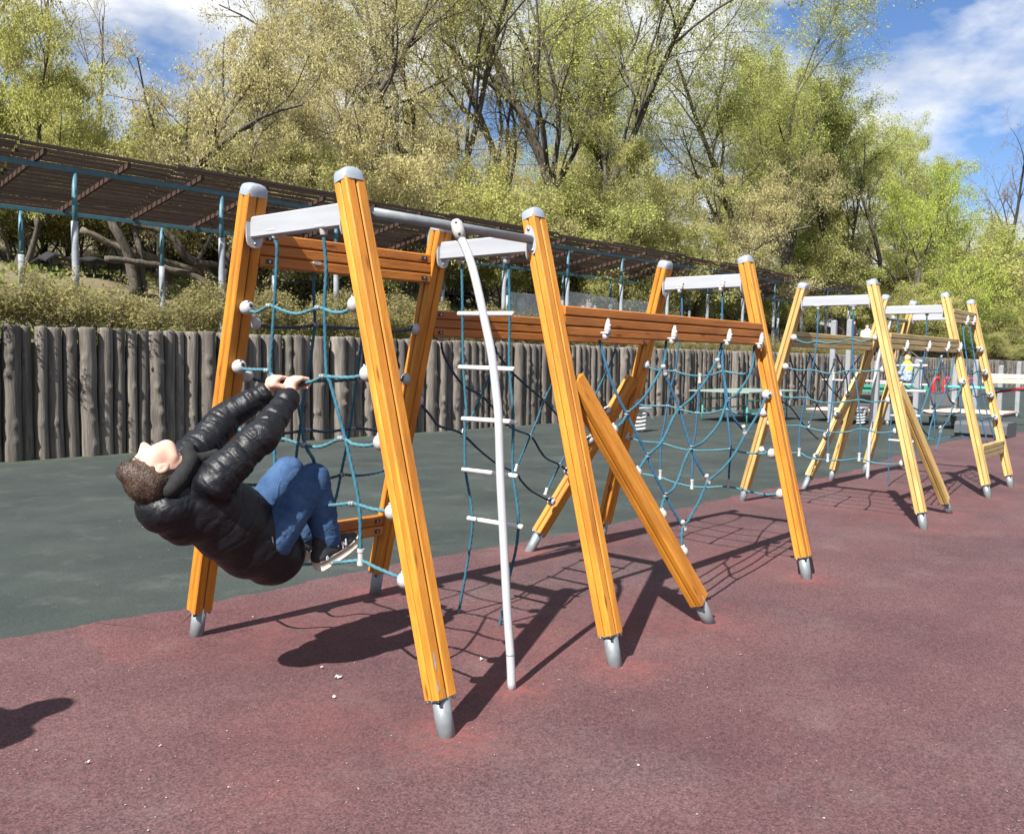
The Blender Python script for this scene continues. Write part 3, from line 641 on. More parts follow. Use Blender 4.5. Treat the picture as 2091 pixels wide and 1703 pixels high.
ropes(bpl2, Z7, M_ropeA, [(530,560),(480,730),(410,870)], [(690,590),(620,760),(560,900),(520,1000)], [(850,560),(760,680),(700,800)], r=.0075, fine=False)
for p in ((765,803),(695,930),(628,1060),(565,1190)): ball(fq, bpl2(p[0]/3.041+1480, p[1]/3.041+540), Vector((-1,-.3,.3)))
for p in ((525,590),(680,605),(415,860),(525,995)): clamp(fq, bpl2(p[0]/3.041+1480, p[1]/3.041+540), Vector((.4,0,1)), .07, .016)
ropes(fpl2, Z8, M_ropeA, [(400,380),(395,520),(380,640)], [(710,380),(700,500),(680,560),(640,640),(580,760),(545,860),(500,900),(450,850)], [(980,380),(960,480),(930,540),(880,700),(800,870),(760,1000),(720,1120),(680,1220),(670,1330),(700,1450),(770,1540)],
      [(1145,390),(1130,520),(1100,660),(1070,760),(1030,840),(1000,960),(960,1060),(900,1150),(860,1200),(840,1300),(800,1440),(772,1614)], [(1245,810),(1220,880),(1190,980),(1130,1110),(1090,1220),(1040,1340),(960,1460),(920,1614),(880,1740)], r=.0080, fine=False)
ropes(fpl2, Z8, M_ropeD, [(690,570),(710,620),(740,740),(790,870),(800,980),(830,1090),(870,1190),(900,1350),(940,1460)], [(970,520),(990,600),(1010,740),(1030,840),(1040,960),(1080,1060),(1130,1110)], r=.0080, fine=False)
ropes(fpl2, Z8, M_ropeB, [(1245,0),(1280,330),(1350,690),(1430,1000),(1510,1330),(1590,1640)], [(1335,0),(1390,350),(1450,680),(1520,980),(1600,1300),(1690,1600)], r=.0080, fine=False)
ropes(fpl2, Z8, M_ropeD, [(1255,350),(1300,365),(1380,345),(1490,365)], [(1330,690),(1400,690),(1455,660),(1555,680)], [(1400,1000),(1450,1010),(1520,970),(1630,990)], [(1480,1340),(1540,1330),(1600,1300),(1690,1295)], r=.0075, fine=False)
for p in ((1490,365),(1555,680),(1630,990),(1690,1295)): ball(fq, fpl2(p[0]/6.723+1780, p[1]/6.723+660), Vector((-1,-.3,.2)), .040)
ball(fq, fpl2(1245/6.723+1780, 805/6.723+660), Vector((-.7,-.6,0)), .042)
for p in ((400,395),(710,395),(975,395),(1145,400)): hanger(fq, fpl2(p[0]/6.723+1780, p[1]/6.723+660)+Vector((0,-.045,0)), 1)
for p in ((1245,30),(1340,30)): hanger(fq, fpl2(p[0]/6.723+1780, p[1]/6.723+660)+Vector((0,-.045,0)), 1)
for p in ((1130,1110),(940,1460),(680,560),(955,490)): clamp(fq, fpl2(p[0]/6.723+1780, p[1]/6.723+660), Vector((.45,0,-.8)), .075, .016)
# net across the last frames, rope ladder and curved pole
NB = xpl(XB)
lq = xpl(XB+.05)
for l in ([(1076,325),(1072,450),(1060,640),(1040,900),(1030,1000),(1022,1150),(1013,1385)], [(1255,325),(1250,450),(1232,640),(1210,900),(1190,1150),(1178,1350)]):
    rope(fq, poly(Z7, lq, *l), M_ropeB, .0078, False)
for a, b in (((1068,628),(1258,628)), ((1060,785),(1246,788)), ((1030,938),(1220,942)), ((1018,1090),(1185,1100))):
    p, q = poly(Z7, lq, a, b); mb = MB(); mb.tube([p,q], .0135, 10); build('rung', mb, M_white, fq, True)
for p in ((1076,322),(1255,322)): hanger(fq, lq(p[0]/3.041+1480, p[1]/3.041+540))
xq = XB+.55
pp = poly(Z7, xpl(xq), (1050,322),(1000,440),(960,560),(937,680),(922,780),(908,950),(895,1150),(885,1335)); pp[-1] = Vector((pp[-1].x, pp[-1].y, 0))
mb = MB(); mb.tube(cat_rom(pp, .05), .022, 12); build('curved_pole', mb, M_polepaint, fq, True)
mb = MB(); mb.tube([along('q5',2.06)+Vector((.05,0,0)), along('q6',2.06)-Vector((.05,0,0))], .022, 12); build('pipe', mb, M_foot, fq, True)
QC = xpl(XC)
for l in ([(1180,640),(1260,655),(1330,650),(1400,640)], [(1150,760),(1250,790),(1330,800),(1420,780),(1500,770)], [(1120,870),(1250,920),(1380,940),(1460,915)]):
    rope(fq, poly(Z7, QC, *l), M_ropeD, .008, False)
ropes(QC, Z7, M_ropeB, [(1470,700),(1465,860),(1462,1050)], [(1310,760),(1303,930),(1303,1080)], [(1260,1090),(1300,1085),(1380,1075),(1462,1062),(1500,1075),(1600,1085)], r=.0075, fine=False)

# ------------------------------------------------------------------ trees, shrubs, hedge
def leaf_mat(name, c0, c1, tr=.48):
    c0 = tuple(min(.75, x*1.5+.01) for x in c0); c1 = tuple(min(.8, x*1.45+.01) for x in c1)
    m = bpy.data.materials.new(name); m.use_nodes = True; t = m.node_tree; k = t.links.new; t.nodes.clear()
    o = t.nodes.new('ShaderNodeOutputMaterial'); at = t.nodes.new('ShaderNodeAttribute'); at.attribute_name = 'tint'
    r = t.nodes.new('ShaderNodeValToRGB'); e = r.color_ramp.elements; e[0].color = (*c0,1); e[1].color = (*c1,1); k(at.outputs['Fac'], r.inputs[0])
    d = t.nodes.new('ShaderNodeBsdfDiffuse'); tl = t.nodes.new('ShaderNodeBsdfTranslucent'); mx = t.nodes.new('ShaderNodeMixShader'); mx.inputs[0].default_value = tr
    k(r.outputs[0], d.inputs[0]); k(r.outputs[0], tl.inputs[0]); k(d.outputs[0], mx.inputs[1]); k(tl.outputs[0], mx.inputs[2]); k(mx.outputs[0], o.inputs[0]); return m
LEAF = {'tan': leaf_mat('catkin_foliage', (.20,.172,.070), (.42,.385,.19)), 'yel': leaf_mat('yellow_green_foliage', (.165,.16,.038), (.38,.385,.125)), 'wil': leaf_mat('willow_foliage', (.155,.17,.042), (.36,.385,.12)),
        'lime': leaf_mat('lime_foliage', (.15,.19,.03), (.33,.38,.08)), 'olive': leaf_mat('olive_foliage', (.15,.15,.05), (.35,.34,.125)), 'brown': leaf_mat('brown_bud_foliage', (.16,.095,.065), (.30,.20,.13)),
        'hedge': leaf_mat('hedge_foliage', (.115,.104,.038), (.265,.24,.095)), 'green': leaf_mat('green_foliage', (.085,.115,.022), (.20,.25,.055))}
M_bark = mat('dark_bark', (.040,.033,.026), .95, (.105,.088,.068), 7, 7, bump=.8, bscale=22, stretch=(2,2,.5))
M_bark2 = mat('pale_bark', (.075,.062,.045), .95, (.16,.135,.10), 7, 7, bump=.8, bscale=22, stretch=(2,2,.5))
M_twig = mat('brown_twig', (.13,.095,.062), .95, (.22,.17,.12), 3, 3)

def unit(a): return a/np.maximum(np.linalg.norm(a, axis=-1, keepdims=True), 1e-9)
def np_mesh(name, V, F, m, smooth=False, tint=None):
    me = bpy.data.meshes.new(name); V = np.asarray(V, np.float32); F = np.asarray(F, np.int32); nf, k = F.shape
    me.vertices.add(len(V)); me.vertices.foreach_set('co', V.ravel()); me.loops.add(nf*k); me.loops.foreach_set('vertex_index', F.ravel())
    me.polygons.add(nf); me.polygons.foreach_set('loop_start', np.arange(0, nf*k, k, dtype=np.int32)); me.polygons.foreach_set('loop_total', np.full(nf, k, np.int32))
    if smooth: me.polygons.foreach_set('use_smooth', np.ones(nf, bool))
    me.update(calc_edges=True)
    if tint is not None: a = me.attributes.new('tint', 'FLOAT', 'FACE'); a.data.foreach_set('value', np.asarray(tint, np.float32))
    if m is not None: me.materials.append(m)
    return me
def np_tubes(P, Rr, n):
    B, m, _ = P.shape; T = unit(np.gradient(P, axis=1)); ref = np.where(np.abs(T[:,:1,2:3]) > .9, np.array([1.,0,0]), np.array([0,0,1.])); ref = np.broadcast_to(ref, T.shape)
    x = unit(np.cross(T, ref)); y = np.cross(T, x); a = np.arange(n)*2*PI/n
    V = P[:,:,None,:] + Rr[:,:,None,None]*(np.cos(a)[None,None,:,None]*x[:,:,None,:] + np.sin(a)[None,None,:,None]*y[:,:,None,:])
    i = np.arange(m-1)[:,None]; k = np.arange(n)[None,:]
    q = np.stack([i*n+k, i*n+(k+1)%n, (i+1)*n+(k+1)%n, (i+1)*n+k], -1).reshape(-1,4)
    F = (q[None] + (np.arange(B)*m*n)[:,None,None]).reshape(-1,4); return V.reshape(-1,3), F
def grow(rs, P0, D0, L0, R0, n, wander, up, tip=.25):
    B = len(P0); P = np.zeros((B,n,3)); P[:,0] = P0; d = unit(D0); w = rs.normal(size=(B,3))
    for i in range(1, n):
        w = .6*w + rs.normal(size=(B,3)); d = unit(d + w*wander + np.array([0,0,up]))
        P[:,i] = P[:,i-1] + d*(L0/(n-1))[:,None]
    t = np.linspace(0,1,n)[None]; return P, R0[:,None]*(1-(1-tip)*t)
def spawn(rs, P, Rr, Ls, per, t0, ang, ratio, rr, up=.15, vary=.35):
    B, n, _ = P.shape; per = max(1, int(per)); t = t0 + (1-t0)*(np.arange(per)[None]+rs.rand(B,per))/per; f = t*(n-1); i = np.minimum(f.astype(int), n-2); fr_ = (f-i)[...,None]; b = np.arange(B)[:,None]
    a0 = P[b,i]; a1 = P[b,i+1]; pos = a0+(a1-a0)*fr_; T = unit(a1-a0); rad = Rr[b,i]*(1-fr_[...,0])+Rr[b,i+1]*fr_[...,0]
    rv = unit(np.cross(T, unit(rs.normal(size=T.shape)))); A = ang*(1+vary*rs.normal(size=t.shape))
    d = T*np.cos(A)[...,None] + rv*np.sin(A)[...,None] + np.array([0,0,up]); L = Ls[:,None]*ratio*(1-.45*t)*(1+.25*rs.normal(size=t.shape)).clip(.5,1.6)
    return pos.reshape(-1,3), d.reshape(-1,3), L.ravel(), np.minimum(rad*rr, rad*.9).ravel()
def leaves(rs, P, per, size, aspect, hang=0., spread=.12, jit=.5):
    B, n, _ = P.shape; per = int(per); t = (rs.rand(B,per)**.7)*(n-1); i = np.minimum(t.astype(int), n-2); b = np.arange(B)[:,None]; f = (t-i)[...,None]
    c = (P[b,i]*(1-f)+P[b,i+1]*f).reshape(-1,3) + rs.normal(size=(B*per,3))*spread
    N_ = len(c); ax = unit(rs.normal(size=(N_,3)) + np.array([0,0,-hang*2.5])); side = unit(np.cross(ax, unit(rs.normal(size=(N_,3)))))
    s = (size*(1+jit*rs.normal(size=N_)).clip(.4,2))[:,None]
    V = np.stack([c, c+ax*s*.5+side*s*aspect*.5, c+ax*s, c+ax*s*.5-side*s*aspect*.5], 1).reshape(-1,3); F = np.arange(N_*4).reshape(-1,4)
    clump = fbm(c*1.1+5, 2); tint = (.25+.5*rs.rand(N_)+.9*(clump-.5)).clip(0,1); return V, F, tint
def make_tree(seed, H=10, r=.16, t0=.28, n1=10, a1=.85, l1=.5, n2=7, n3=6, n4=4, leaf=(10,.055,.5,0), stems=1, lean=.05, up1=.25, wander=.06, flare=1, spread=.1):
    """returns (wood mesh data, leaf mesh data) of one tree with its foot at the origin"""
    rs = np.random.RandomState(seed); Vs = []; Fs = []; o = 0
    if stems == 1: P0 = np.zeros((1,3)); D0 = np.array([[rs.normal()*lean, rs.normal()*lean, 1]]); L0 = np.array([H*.86]); R0 = np.array([r])
    else:
        P0 = np.c_[rs.normal(size=(stems,2))*.12*H/4, np.zeros(stems)]; D0 = np.c_[rs.normal(size=(stems,2))*lean, np.ones(stems)]; L0 = H*.86*(.75+.35*rs.rand(stems)); R0 = r*(.6+.5*rs.rand(stems))
    MI = []
    def put(P, Rr, n, mi=0):
        nonlocal o; V, F = np_tubes(P, Rr, n); Vs.append(V); Fs.append(F+o); o += len(V); MI.append(np.full(len(F), mi, np.int32))
    P, Rr = grow(rs, P0, D0, L0, R0, 14, wander, .03, .22); 
    if flare: Rr[:,0] *= 1.45; Rr[:,1] *= 1.1
    put(P, Rr, 9 if r > .08 else 5)
    p, d, L_, R_ = spawn(rs, P, Rr, L0, n1, t0, a1, l1, .55, up1); P1, R1 = grow(rs, p, d, L_, R_, 9, wander*1.6, .06, .25); put(P1, R1, 6 if r > .08 else 4)
    p, d, L2, R2_ = spawn(rs, P1, R1, L_, n2, .22, .8, .5, .55, .08); P2, R2 = grow(rs, p, d, L2, R2_, 6, wander*2, .04, .3); put(P2, R2, 4)
    p, d, L3, R3_ = spawn(rs, P2, R2, L2, n3, .15, .8, .5, .6, .04); P3, R3 = grow(rs, p, d, L3.clip(.12), R3_.clip(.006 if r > .03 else .0022), 4, .14, .02, .4); put(P3, R3, 3, 1)
    lv = []
    if n4: p, d, L4, R4_ = spawn(rs, P3, R3, L3, n4, .1, .8, .55, .7, .0); P4, R4 = grow(rs, p, d, L4.clip(.10), R4_.clip(.005), 3, .15, 0, .5); put(P4, R4, 3, 1); lv.append(leaves(rs, P4, leaf[0], leaf[1], leaf[2], leaf[3], spread))
    lv.append(leaves(rs, P3, max(2, leaf[0]*.6), leaf[1], leaf[2], leaf[3], spread))
    lv.append(leaves(rs, P2, leaf[0]*1.2, leaf[1], leaf[2], leaf[3], spread*1.6)); lv.append(leaves(rs, P1, leaf[0]*2.2, leaf[1], leaf[2], leaf[3], spread*2.2))
    V = np.concatenate(Vs); zt = V[:,2].max()
    LV = np.concatenate([a[0] for a in lv]); sizes = [len(a[0]) for a in lv]; LF = np.concatenate([a[1]+sum(sizes[:i]) for i, a in enumerate(lv)]); LT = np.concatenate([a[2] for a in lv])
    return (V, np.concatenate(Fs), np.concatenate(MI)), (LV, LF, LT), zt
SPEC = {
 'catkin': [dict(H=9, r=.15, t0=.12, n1=13, a1=.85, l1=.52, n2=8, n3=6, n4=3, leaf=(17,.066,.32,.8), spread=.10, wander=.08), dict(H=9, r=.13, t0=.10, n1=14, a1=.75, l1=.5, n2=8, n3=6, n4=3, leaf=(16,.066,.32,.8), spread=.10, stems=2, lean=.2, wander=.08)],
 'big':    [dict(H=17, r=.25, t0=.34, n1=9, a1=.75, l1=.5, n2=8, n3=7, n4=4, leaf=(11,.066,.45,.3), spread=.14, lean=.06, wander=.06), dict(H=17, r=.23, t0=.28, n1=10, a1=.6, l1=.55, n2=8, n3=7, n4=4, leaf=(9,.066,.45,.3), spread=.14, lean=.10, wander=.07, stems=2)],
 'willow': [dict(H=18, r=.38, t0=.16, n1=11, a1=.66, l1=.60, n2=12, n3=9, n4=4, leaf=(26,.095,.42,.3), spread=.18, wander=.05, up1=.3), dict(H=18, r=.34, t0=.14, n1=9, a1=.62, l1=.62, n2=12, n3=9, n4=4, leaf=(13,.07,.40,.3), spread=.18, wander=.06, up1=.3, stems=2, lean=.22)],
 'bare':   [dict(H=14, r=.17, t0=.25, n1=13, a1=.55, l1=.42, n2=8, n3=6, n4=2, leaf=(1,.06,.4,.2), wander=.05), dict(H=14, r=.15, t0=.3, n1=12, a1=.5, l1=.4, n2=8, n3=6, n4=2, leaf=(2,.06,.4,.2), wander=.06)],
 'bush':   [dict(H=5, r=.045, t0=.10, n1=8, a1=.6, l1=.45, n2=6, n3=5, n4=2, leaf=(11,.06,.5,.2), stems=6, lean=.34, wander=.07, spread=.10), dict(H=5, r=.04, t0=.12, n1=8, a1=.65, l1=.45, n2=6, n3=5, n4=2, leaf=(11,.06,.4,.5), stems=7, lean=.30, wander=.08, spread=.10)],
 'hedge':  [dict(H=1.15, r=.013, t0=.22, n1=6, a1=.6, l1=.42, n2=4, n3=4, n4=0, leaf=(7,.034,.55,0), stems=9, lean=.30, wander=.07, spread=.045, flare=0), dict(H=1.15, r=.014, t0=.2, n1=6, a1=.7, l1=.4, n2=4, n3=4, n4=0, leaf=(6,.036,.55,0), stems=8, lean=.34, wander=.08, spread=.05, flare=0)],
}
PROTO = {}
for k, lst in SPEC.items():
    for i, kw in enumerate(lst):
        (V, F, MI), (LV, LF, LT), zt = make_tree(40+i*7+len(k), **kw)
        tm_ = np_mesh('trunk', V, F, M_bark, True); tm_.materials.append(M_twig); tm_.polygons.foreach_set('material_index', MI)
        PROTO[k, i] = (tm_, np_mesh('crown', LV, LF, LEAF['yel'], False, LT), zt)
def plant(name, label, cat, kind, var, x, y, z, h, leafm, rz, group=None, bark=None, wide=1.0):
    tm, lm, zt = PROTO[kind, var]; s = h/zt
    root = bpy.data.objects.new(name, None); COL.objects.link(root); tag(root, label, cat, group)
    root.location = (x, y, z); root.rotation_euler = (0,0,rz); root.scale = (s*wide, s*wide, s)
    t = bpy.data.objects.new('trunk' if kind not in ('hedge','bush') else 'stems', tm); COL.objects.link(t); t.parent = root
    c = bpy.data.objects.new('crown', lm); COL.objects.link(c); c.parent = root
    for o, m in ((t, bark), (c, leafm)):
        if m is not None: o.material_slots[0].link = 'OBJECT'; o.material_slots[0].material = m
    return root
rt = random.Random(21)
def tree_at(px, ptop, Y, kind, leafk, label=None, name='tree', group=None, bark=None, wide=1.0, var=None):
    x = PY(px, 700, Y).x; z = bank(x, Y)-.1; h = PY(px, ptop, Y).z - z
    return plant(name, label, 'tree' if name != 'bush' else 'bush', kind, rt.randrange(2) if var is None else var, x, Y, z, h, LEAF[leafk], rt.uniform(0,6.28), group, bark, wide)
T = tree_at
T(-120,-250,24,'bare','yel','tall thin-branched tree at the far left edge, almost leafless')
T(30,-40,21.5,'catkin','yel','yellowish leafing tree above the left end of the pergola')
T(115,-220,26,'bare','yel','tall bare grey tree left of the gap of sky')
T(215,-120,30,'bare','yel','slimmer bare tree right beside the tall bare grey one')
T(335,20,20.5,'catkin','tan','catkin-laden tan tree left of the blue gap in the sky', wide=1.15)
T(450,110,19.3,'catkin','tan','low wide catkin tree leaning over the pergola roof', wide=1.3)
T(545,60,23,'catkin','tan','pale catkin tree behind the first two orange posts')
T(625,-170,24.5,'big','tan','tall tree with a dark forked trunk above the tallest orange post', wide=1.1, bark=M_bark)
T(735,30,20,'catkin','tan','catkin tree just right of the tallest orange post', wide=1.2)
T(810,-120,27,'big','yel','tall pale tree between the two dark-trunked ones')
T(905,-300,23,'big','yel','tall tree with a straight dark trunk over the curved pole', bark=M_bark)
T(985,140,20,'catkin','tan','catkin tree above the metal pipe of the orange frame', wide=1.2)
T(1075,-110,27,'big','yel','tall open tree above the third orange post')
T(1185,-330,22,'big','wil','tallest dark-trunked tree, twin stems running out of the top of the picture', var=1, bark=M_bark)
T(1290,250,19.2,'catkin','olive','brownish catkin tree over the middle of the pergola', wide=1.2)
T(1330,-60,25,'willow','wil','willow with an arching dark limb in the middle of the wood')
T(1420,330,18.6,'catkin','tan','tan leafing tree behind the white beam of the third orange frame', wide=1.2)
T(1530,-90,20,'willow','wil','big yellow-green willow reaching out of the top, right of centre')
T(1640,60,22,'willow','wil','willow standing left of the open patch of sky')
T(1800,95,18.4,'willow','wil','rounded willow with a dark forking trunk on the right', bark=M_bark, var=0, wide=1.1)
T(1895,150,20,'willow','wil','farther willow just right of the rounded one', var=0, wide=.9)
T(1715,120,19,'willow','wil','willow crown filling the gap left of the rounded one', var=0, wide=1.0)
T(1850,290,16.8,'catkin','lime','bright lime-green bushy tree on the right', wide=1.2, var=0)
T(1970,360,17.5,'catkin','lime','second lime-green tree nearer the right edge', wide=1.2, var=0)
T(2060,205,26,'bare','brown','reddish-brown bare tree at the right edge')
T(2110,420,18,'catkin','yel','yellow-green bush tree cut by the right edge', wide=1.3, var=0)
roof = lambda px: 290 + .175*px
i = 0; px = -60
while px < 2150:
    Y = rt.uniform(18.4, 20.8) if px > 620 else rt.uniform(21.2, 23.5); top = roof(px) + rt.uniform(-150, -15) if px < 1500 else rt.uniform(440, 560)
    k = rt.choice(('olive','yel','tan','olive','wil','yel'))
    T(px, top, Y, 'bush', k, 'leafing bush of the thicket under and behind the pergola', 'bush', 'thicket behind the pergola', wide=rt.uniform(1.0,1.4)); px += rt.uniform(42, 66); i += 1
px = -40
while px < 2160:
    Y = rt.uniform(30, 44); top = (rt.uniform(150, 330) if px < 1500 else rt.uniform(330, 480)) 
    T(px, top, Y, rt.choice(('catkin','big','willow','catkin')), rt.choice(('yel','tan','olive','wil')), 'slender tree deep in the wood, behind the nearer trees', 'tree', 'far trees of the wood', wide=rt.uniform(.9,1.25), bark=M_bark2); px += rt.uniform(75, 115)
for i, (x_, y_, h_, k_) in enumerate(((50,15.5,4,'olive'),(56,16,4.6,'yel'),(62,16,5,'green'),(69,17,5,'olive'),(76,15,6,'yel'),(84,17,7,'olive'),(60,14,2.2,'green'),(66,14,2.2,'olive'),(72,14,2.4,'green'),(92,18,8,'yel'))):
    plant('bush', 'leafing bush of the thicket under and behind the pergola', 'bush', 'bush', i % 2, x_, y_, bank(x_, y_)-.1, h_, LEAF[k_], i*1.7, 'thicket behind the pergola', None, 1.5)
# hedge along the top of the palisade
x = 2.6
while x < 40:
    z = bank(x, 13.7)-.02; h = (1.12 if x < 13 else 1.12-.035*(x-13) if x < 22 else .78)*rt.uniform(.88,1.10)
    plant('hedge_shrub', 'twiggy leafing shrub in the hedge on top of the palisade', 'shrub', 'hedge', rt.randrange(2), x, 13.65+rt.uniform(-.15,.2), z, h, LEAF['hedge'], rt.uniform(0,6), 'hedge shrubs behind the palisade', M_twig, 1.2); x += rt.uniform(.5,.72) if x < 20 else .95
# leaning and fallen trunks under the left end of the pergola
def limb(root, pts, rad, m=M_bark, name='trunk'):
    P = cat_rom(pts, .12); n = len(P); rs_ = [rad[0]+(rad[1]-rad[0])*i/(n-1) for i in range(n)]
    P = [p + Vector((rt.uniform(-1,1), rt.uniform(-1,1), rt.uniform(-1,1)))*.012 for p in P]; mb = MB(); mb.tube(P, [r*(1+rt.uniform(-.06,.06)) for r in rs_], 10); return build(name, mb, m, root, True)
def q(px, py, Y): return PY(px, py, Y)
lt = thing('leaning_tree', 'dark leaning double trunk seen under the pergola at the left', 'tree', tuple(q(275,560,18.6)))
limb(lt, [q(278,600,18.6), q(262,520,18.6), q(240,475,18.6), q(222,440,18.7), q(205,390,18.8)], (.12,.07)); limb(lt, [q(294,600,18.6), q(287,530,18.7), q(276,470,18.8), q(270,420,18.9)], (.085,.055))
lt = thing('leaning_tree', 'dark sprawling trunk bending over beside the second pergola post', 'tree', tuple(q(430,575,18.4)))
limb(lt, [q(445,600,18.4), q(418,550,18.4), q(380,525,18.4), q(355,490,18.4), q(325,470,18.5), q(280,460,18.7), q(240,450,19)], (.13,.05)); limb(lt, [q(395,538,18.4), q(430,540,18.3), q(475,545,18.2)], (.09,.06)); limb(lt, [q(405,535,18.4), q(420,505,18.3), q(440,470,18.2)], (.06,.03), name='branch'); limb(lt, [q(452,590,18.4), q(455,530,18.4), q(462,480,18.4)], (.07,.03), name='branch')
ft = thing('fallen_trunk', 'fallen bare pale trunk lying across the bank under the pergola', 'fallen trunk', tuple(q(230,500,19.2)))
limb(ft, [q(165,468,19.3), q(230,500,19.2), q(290,520,19), q(430,565,18.8)], (.07,.09), M_bark2)
ft = thing('fallen_trunk', 'dark fallen trunk low on the bank behind the hedge', 'fallen trunk', tuple(q(330,548,18)))
limb(ft, [q(215,528,18.2), q(300,538,18), q(345,550,17.9), q(395,563,17.8), q(425,580,17.7)], (.06,.08))
# leafy ground cover on the bank: nobody could count it
rs = np.random.RandomState(9); n = 15000; X = 3+rs.rand(n)**1.5*45; Yy = 13.2+rs.rand(n)*8.5; keep = fbm(np.c_[X*.35, Yy*.5, X*0], 3) > .48; X = X[keep]; Yy = Yy[keep]
C_ = np.c_[X, Yy, [bank(a, b)+.03 for a, b in zip(X, Yy)]]; n = len(C_); ax = unit(rs.normal(size=(n,3))+np.array([0,0,1.2])); sd = unit(np.cross(ax, rs.normal(size=(n,3)))); s = (.10*(.5+rs.rand(n)))[:,None]
V = np.stack([C_, C_+ax*s*.5+sd*s*.3, C_+ax*s, C_+ax*s*.5-sd*s*.3], 1).reshape(-1,3)
gc = link('ground_cover', np_mesh('ground_cover', V, np.arange(n*4).reshape(-1,4), LEAF['green'], False, rs.rand(n))); tag(gc, 'low green plants and dead leaves covering the bank', 'ground cover', kind='stuff')
# weeds at the foot of the palisade
for px, py, s, lab in ((50,938,.16,'small weed tuft at the foot of the palisade, far left'), (755,886,.20,'bright weed patch at the palisade foot behind the tallest orange post'), (893,876,.16,'weed tuft at the palisade foot right of the second back post')):
    c = G(px, py); rs = np.random.RandomState(int(px)); n = 150; b0 = np.c_[c.x+rs.normal(size=n)*s*.9, c.y+rs.normal(size=n)*.03, np.zeros(n)]; ax = unit(np.c_[rs.normal(size=(n,2))*.5, np.ones(n)]); sd = unit(np.cross(ax, rs.normal(size=(n,3)))); h = (s*.7*(.3+rs.rand(n)))[:,None]
    V = np.stack([b0-sd*.006, b0+sd*.006, b0+ax*h*.6+sd*.014, b0+ax*h], 1).reshape(-1,3)
    o = link('weed_tuft', np_mesh('weed_tuft', V, np.arange(n*4).reshape(-1,4), LEAF['green'], False, rs.rand(n))); tag(o, lab, 'weeds')

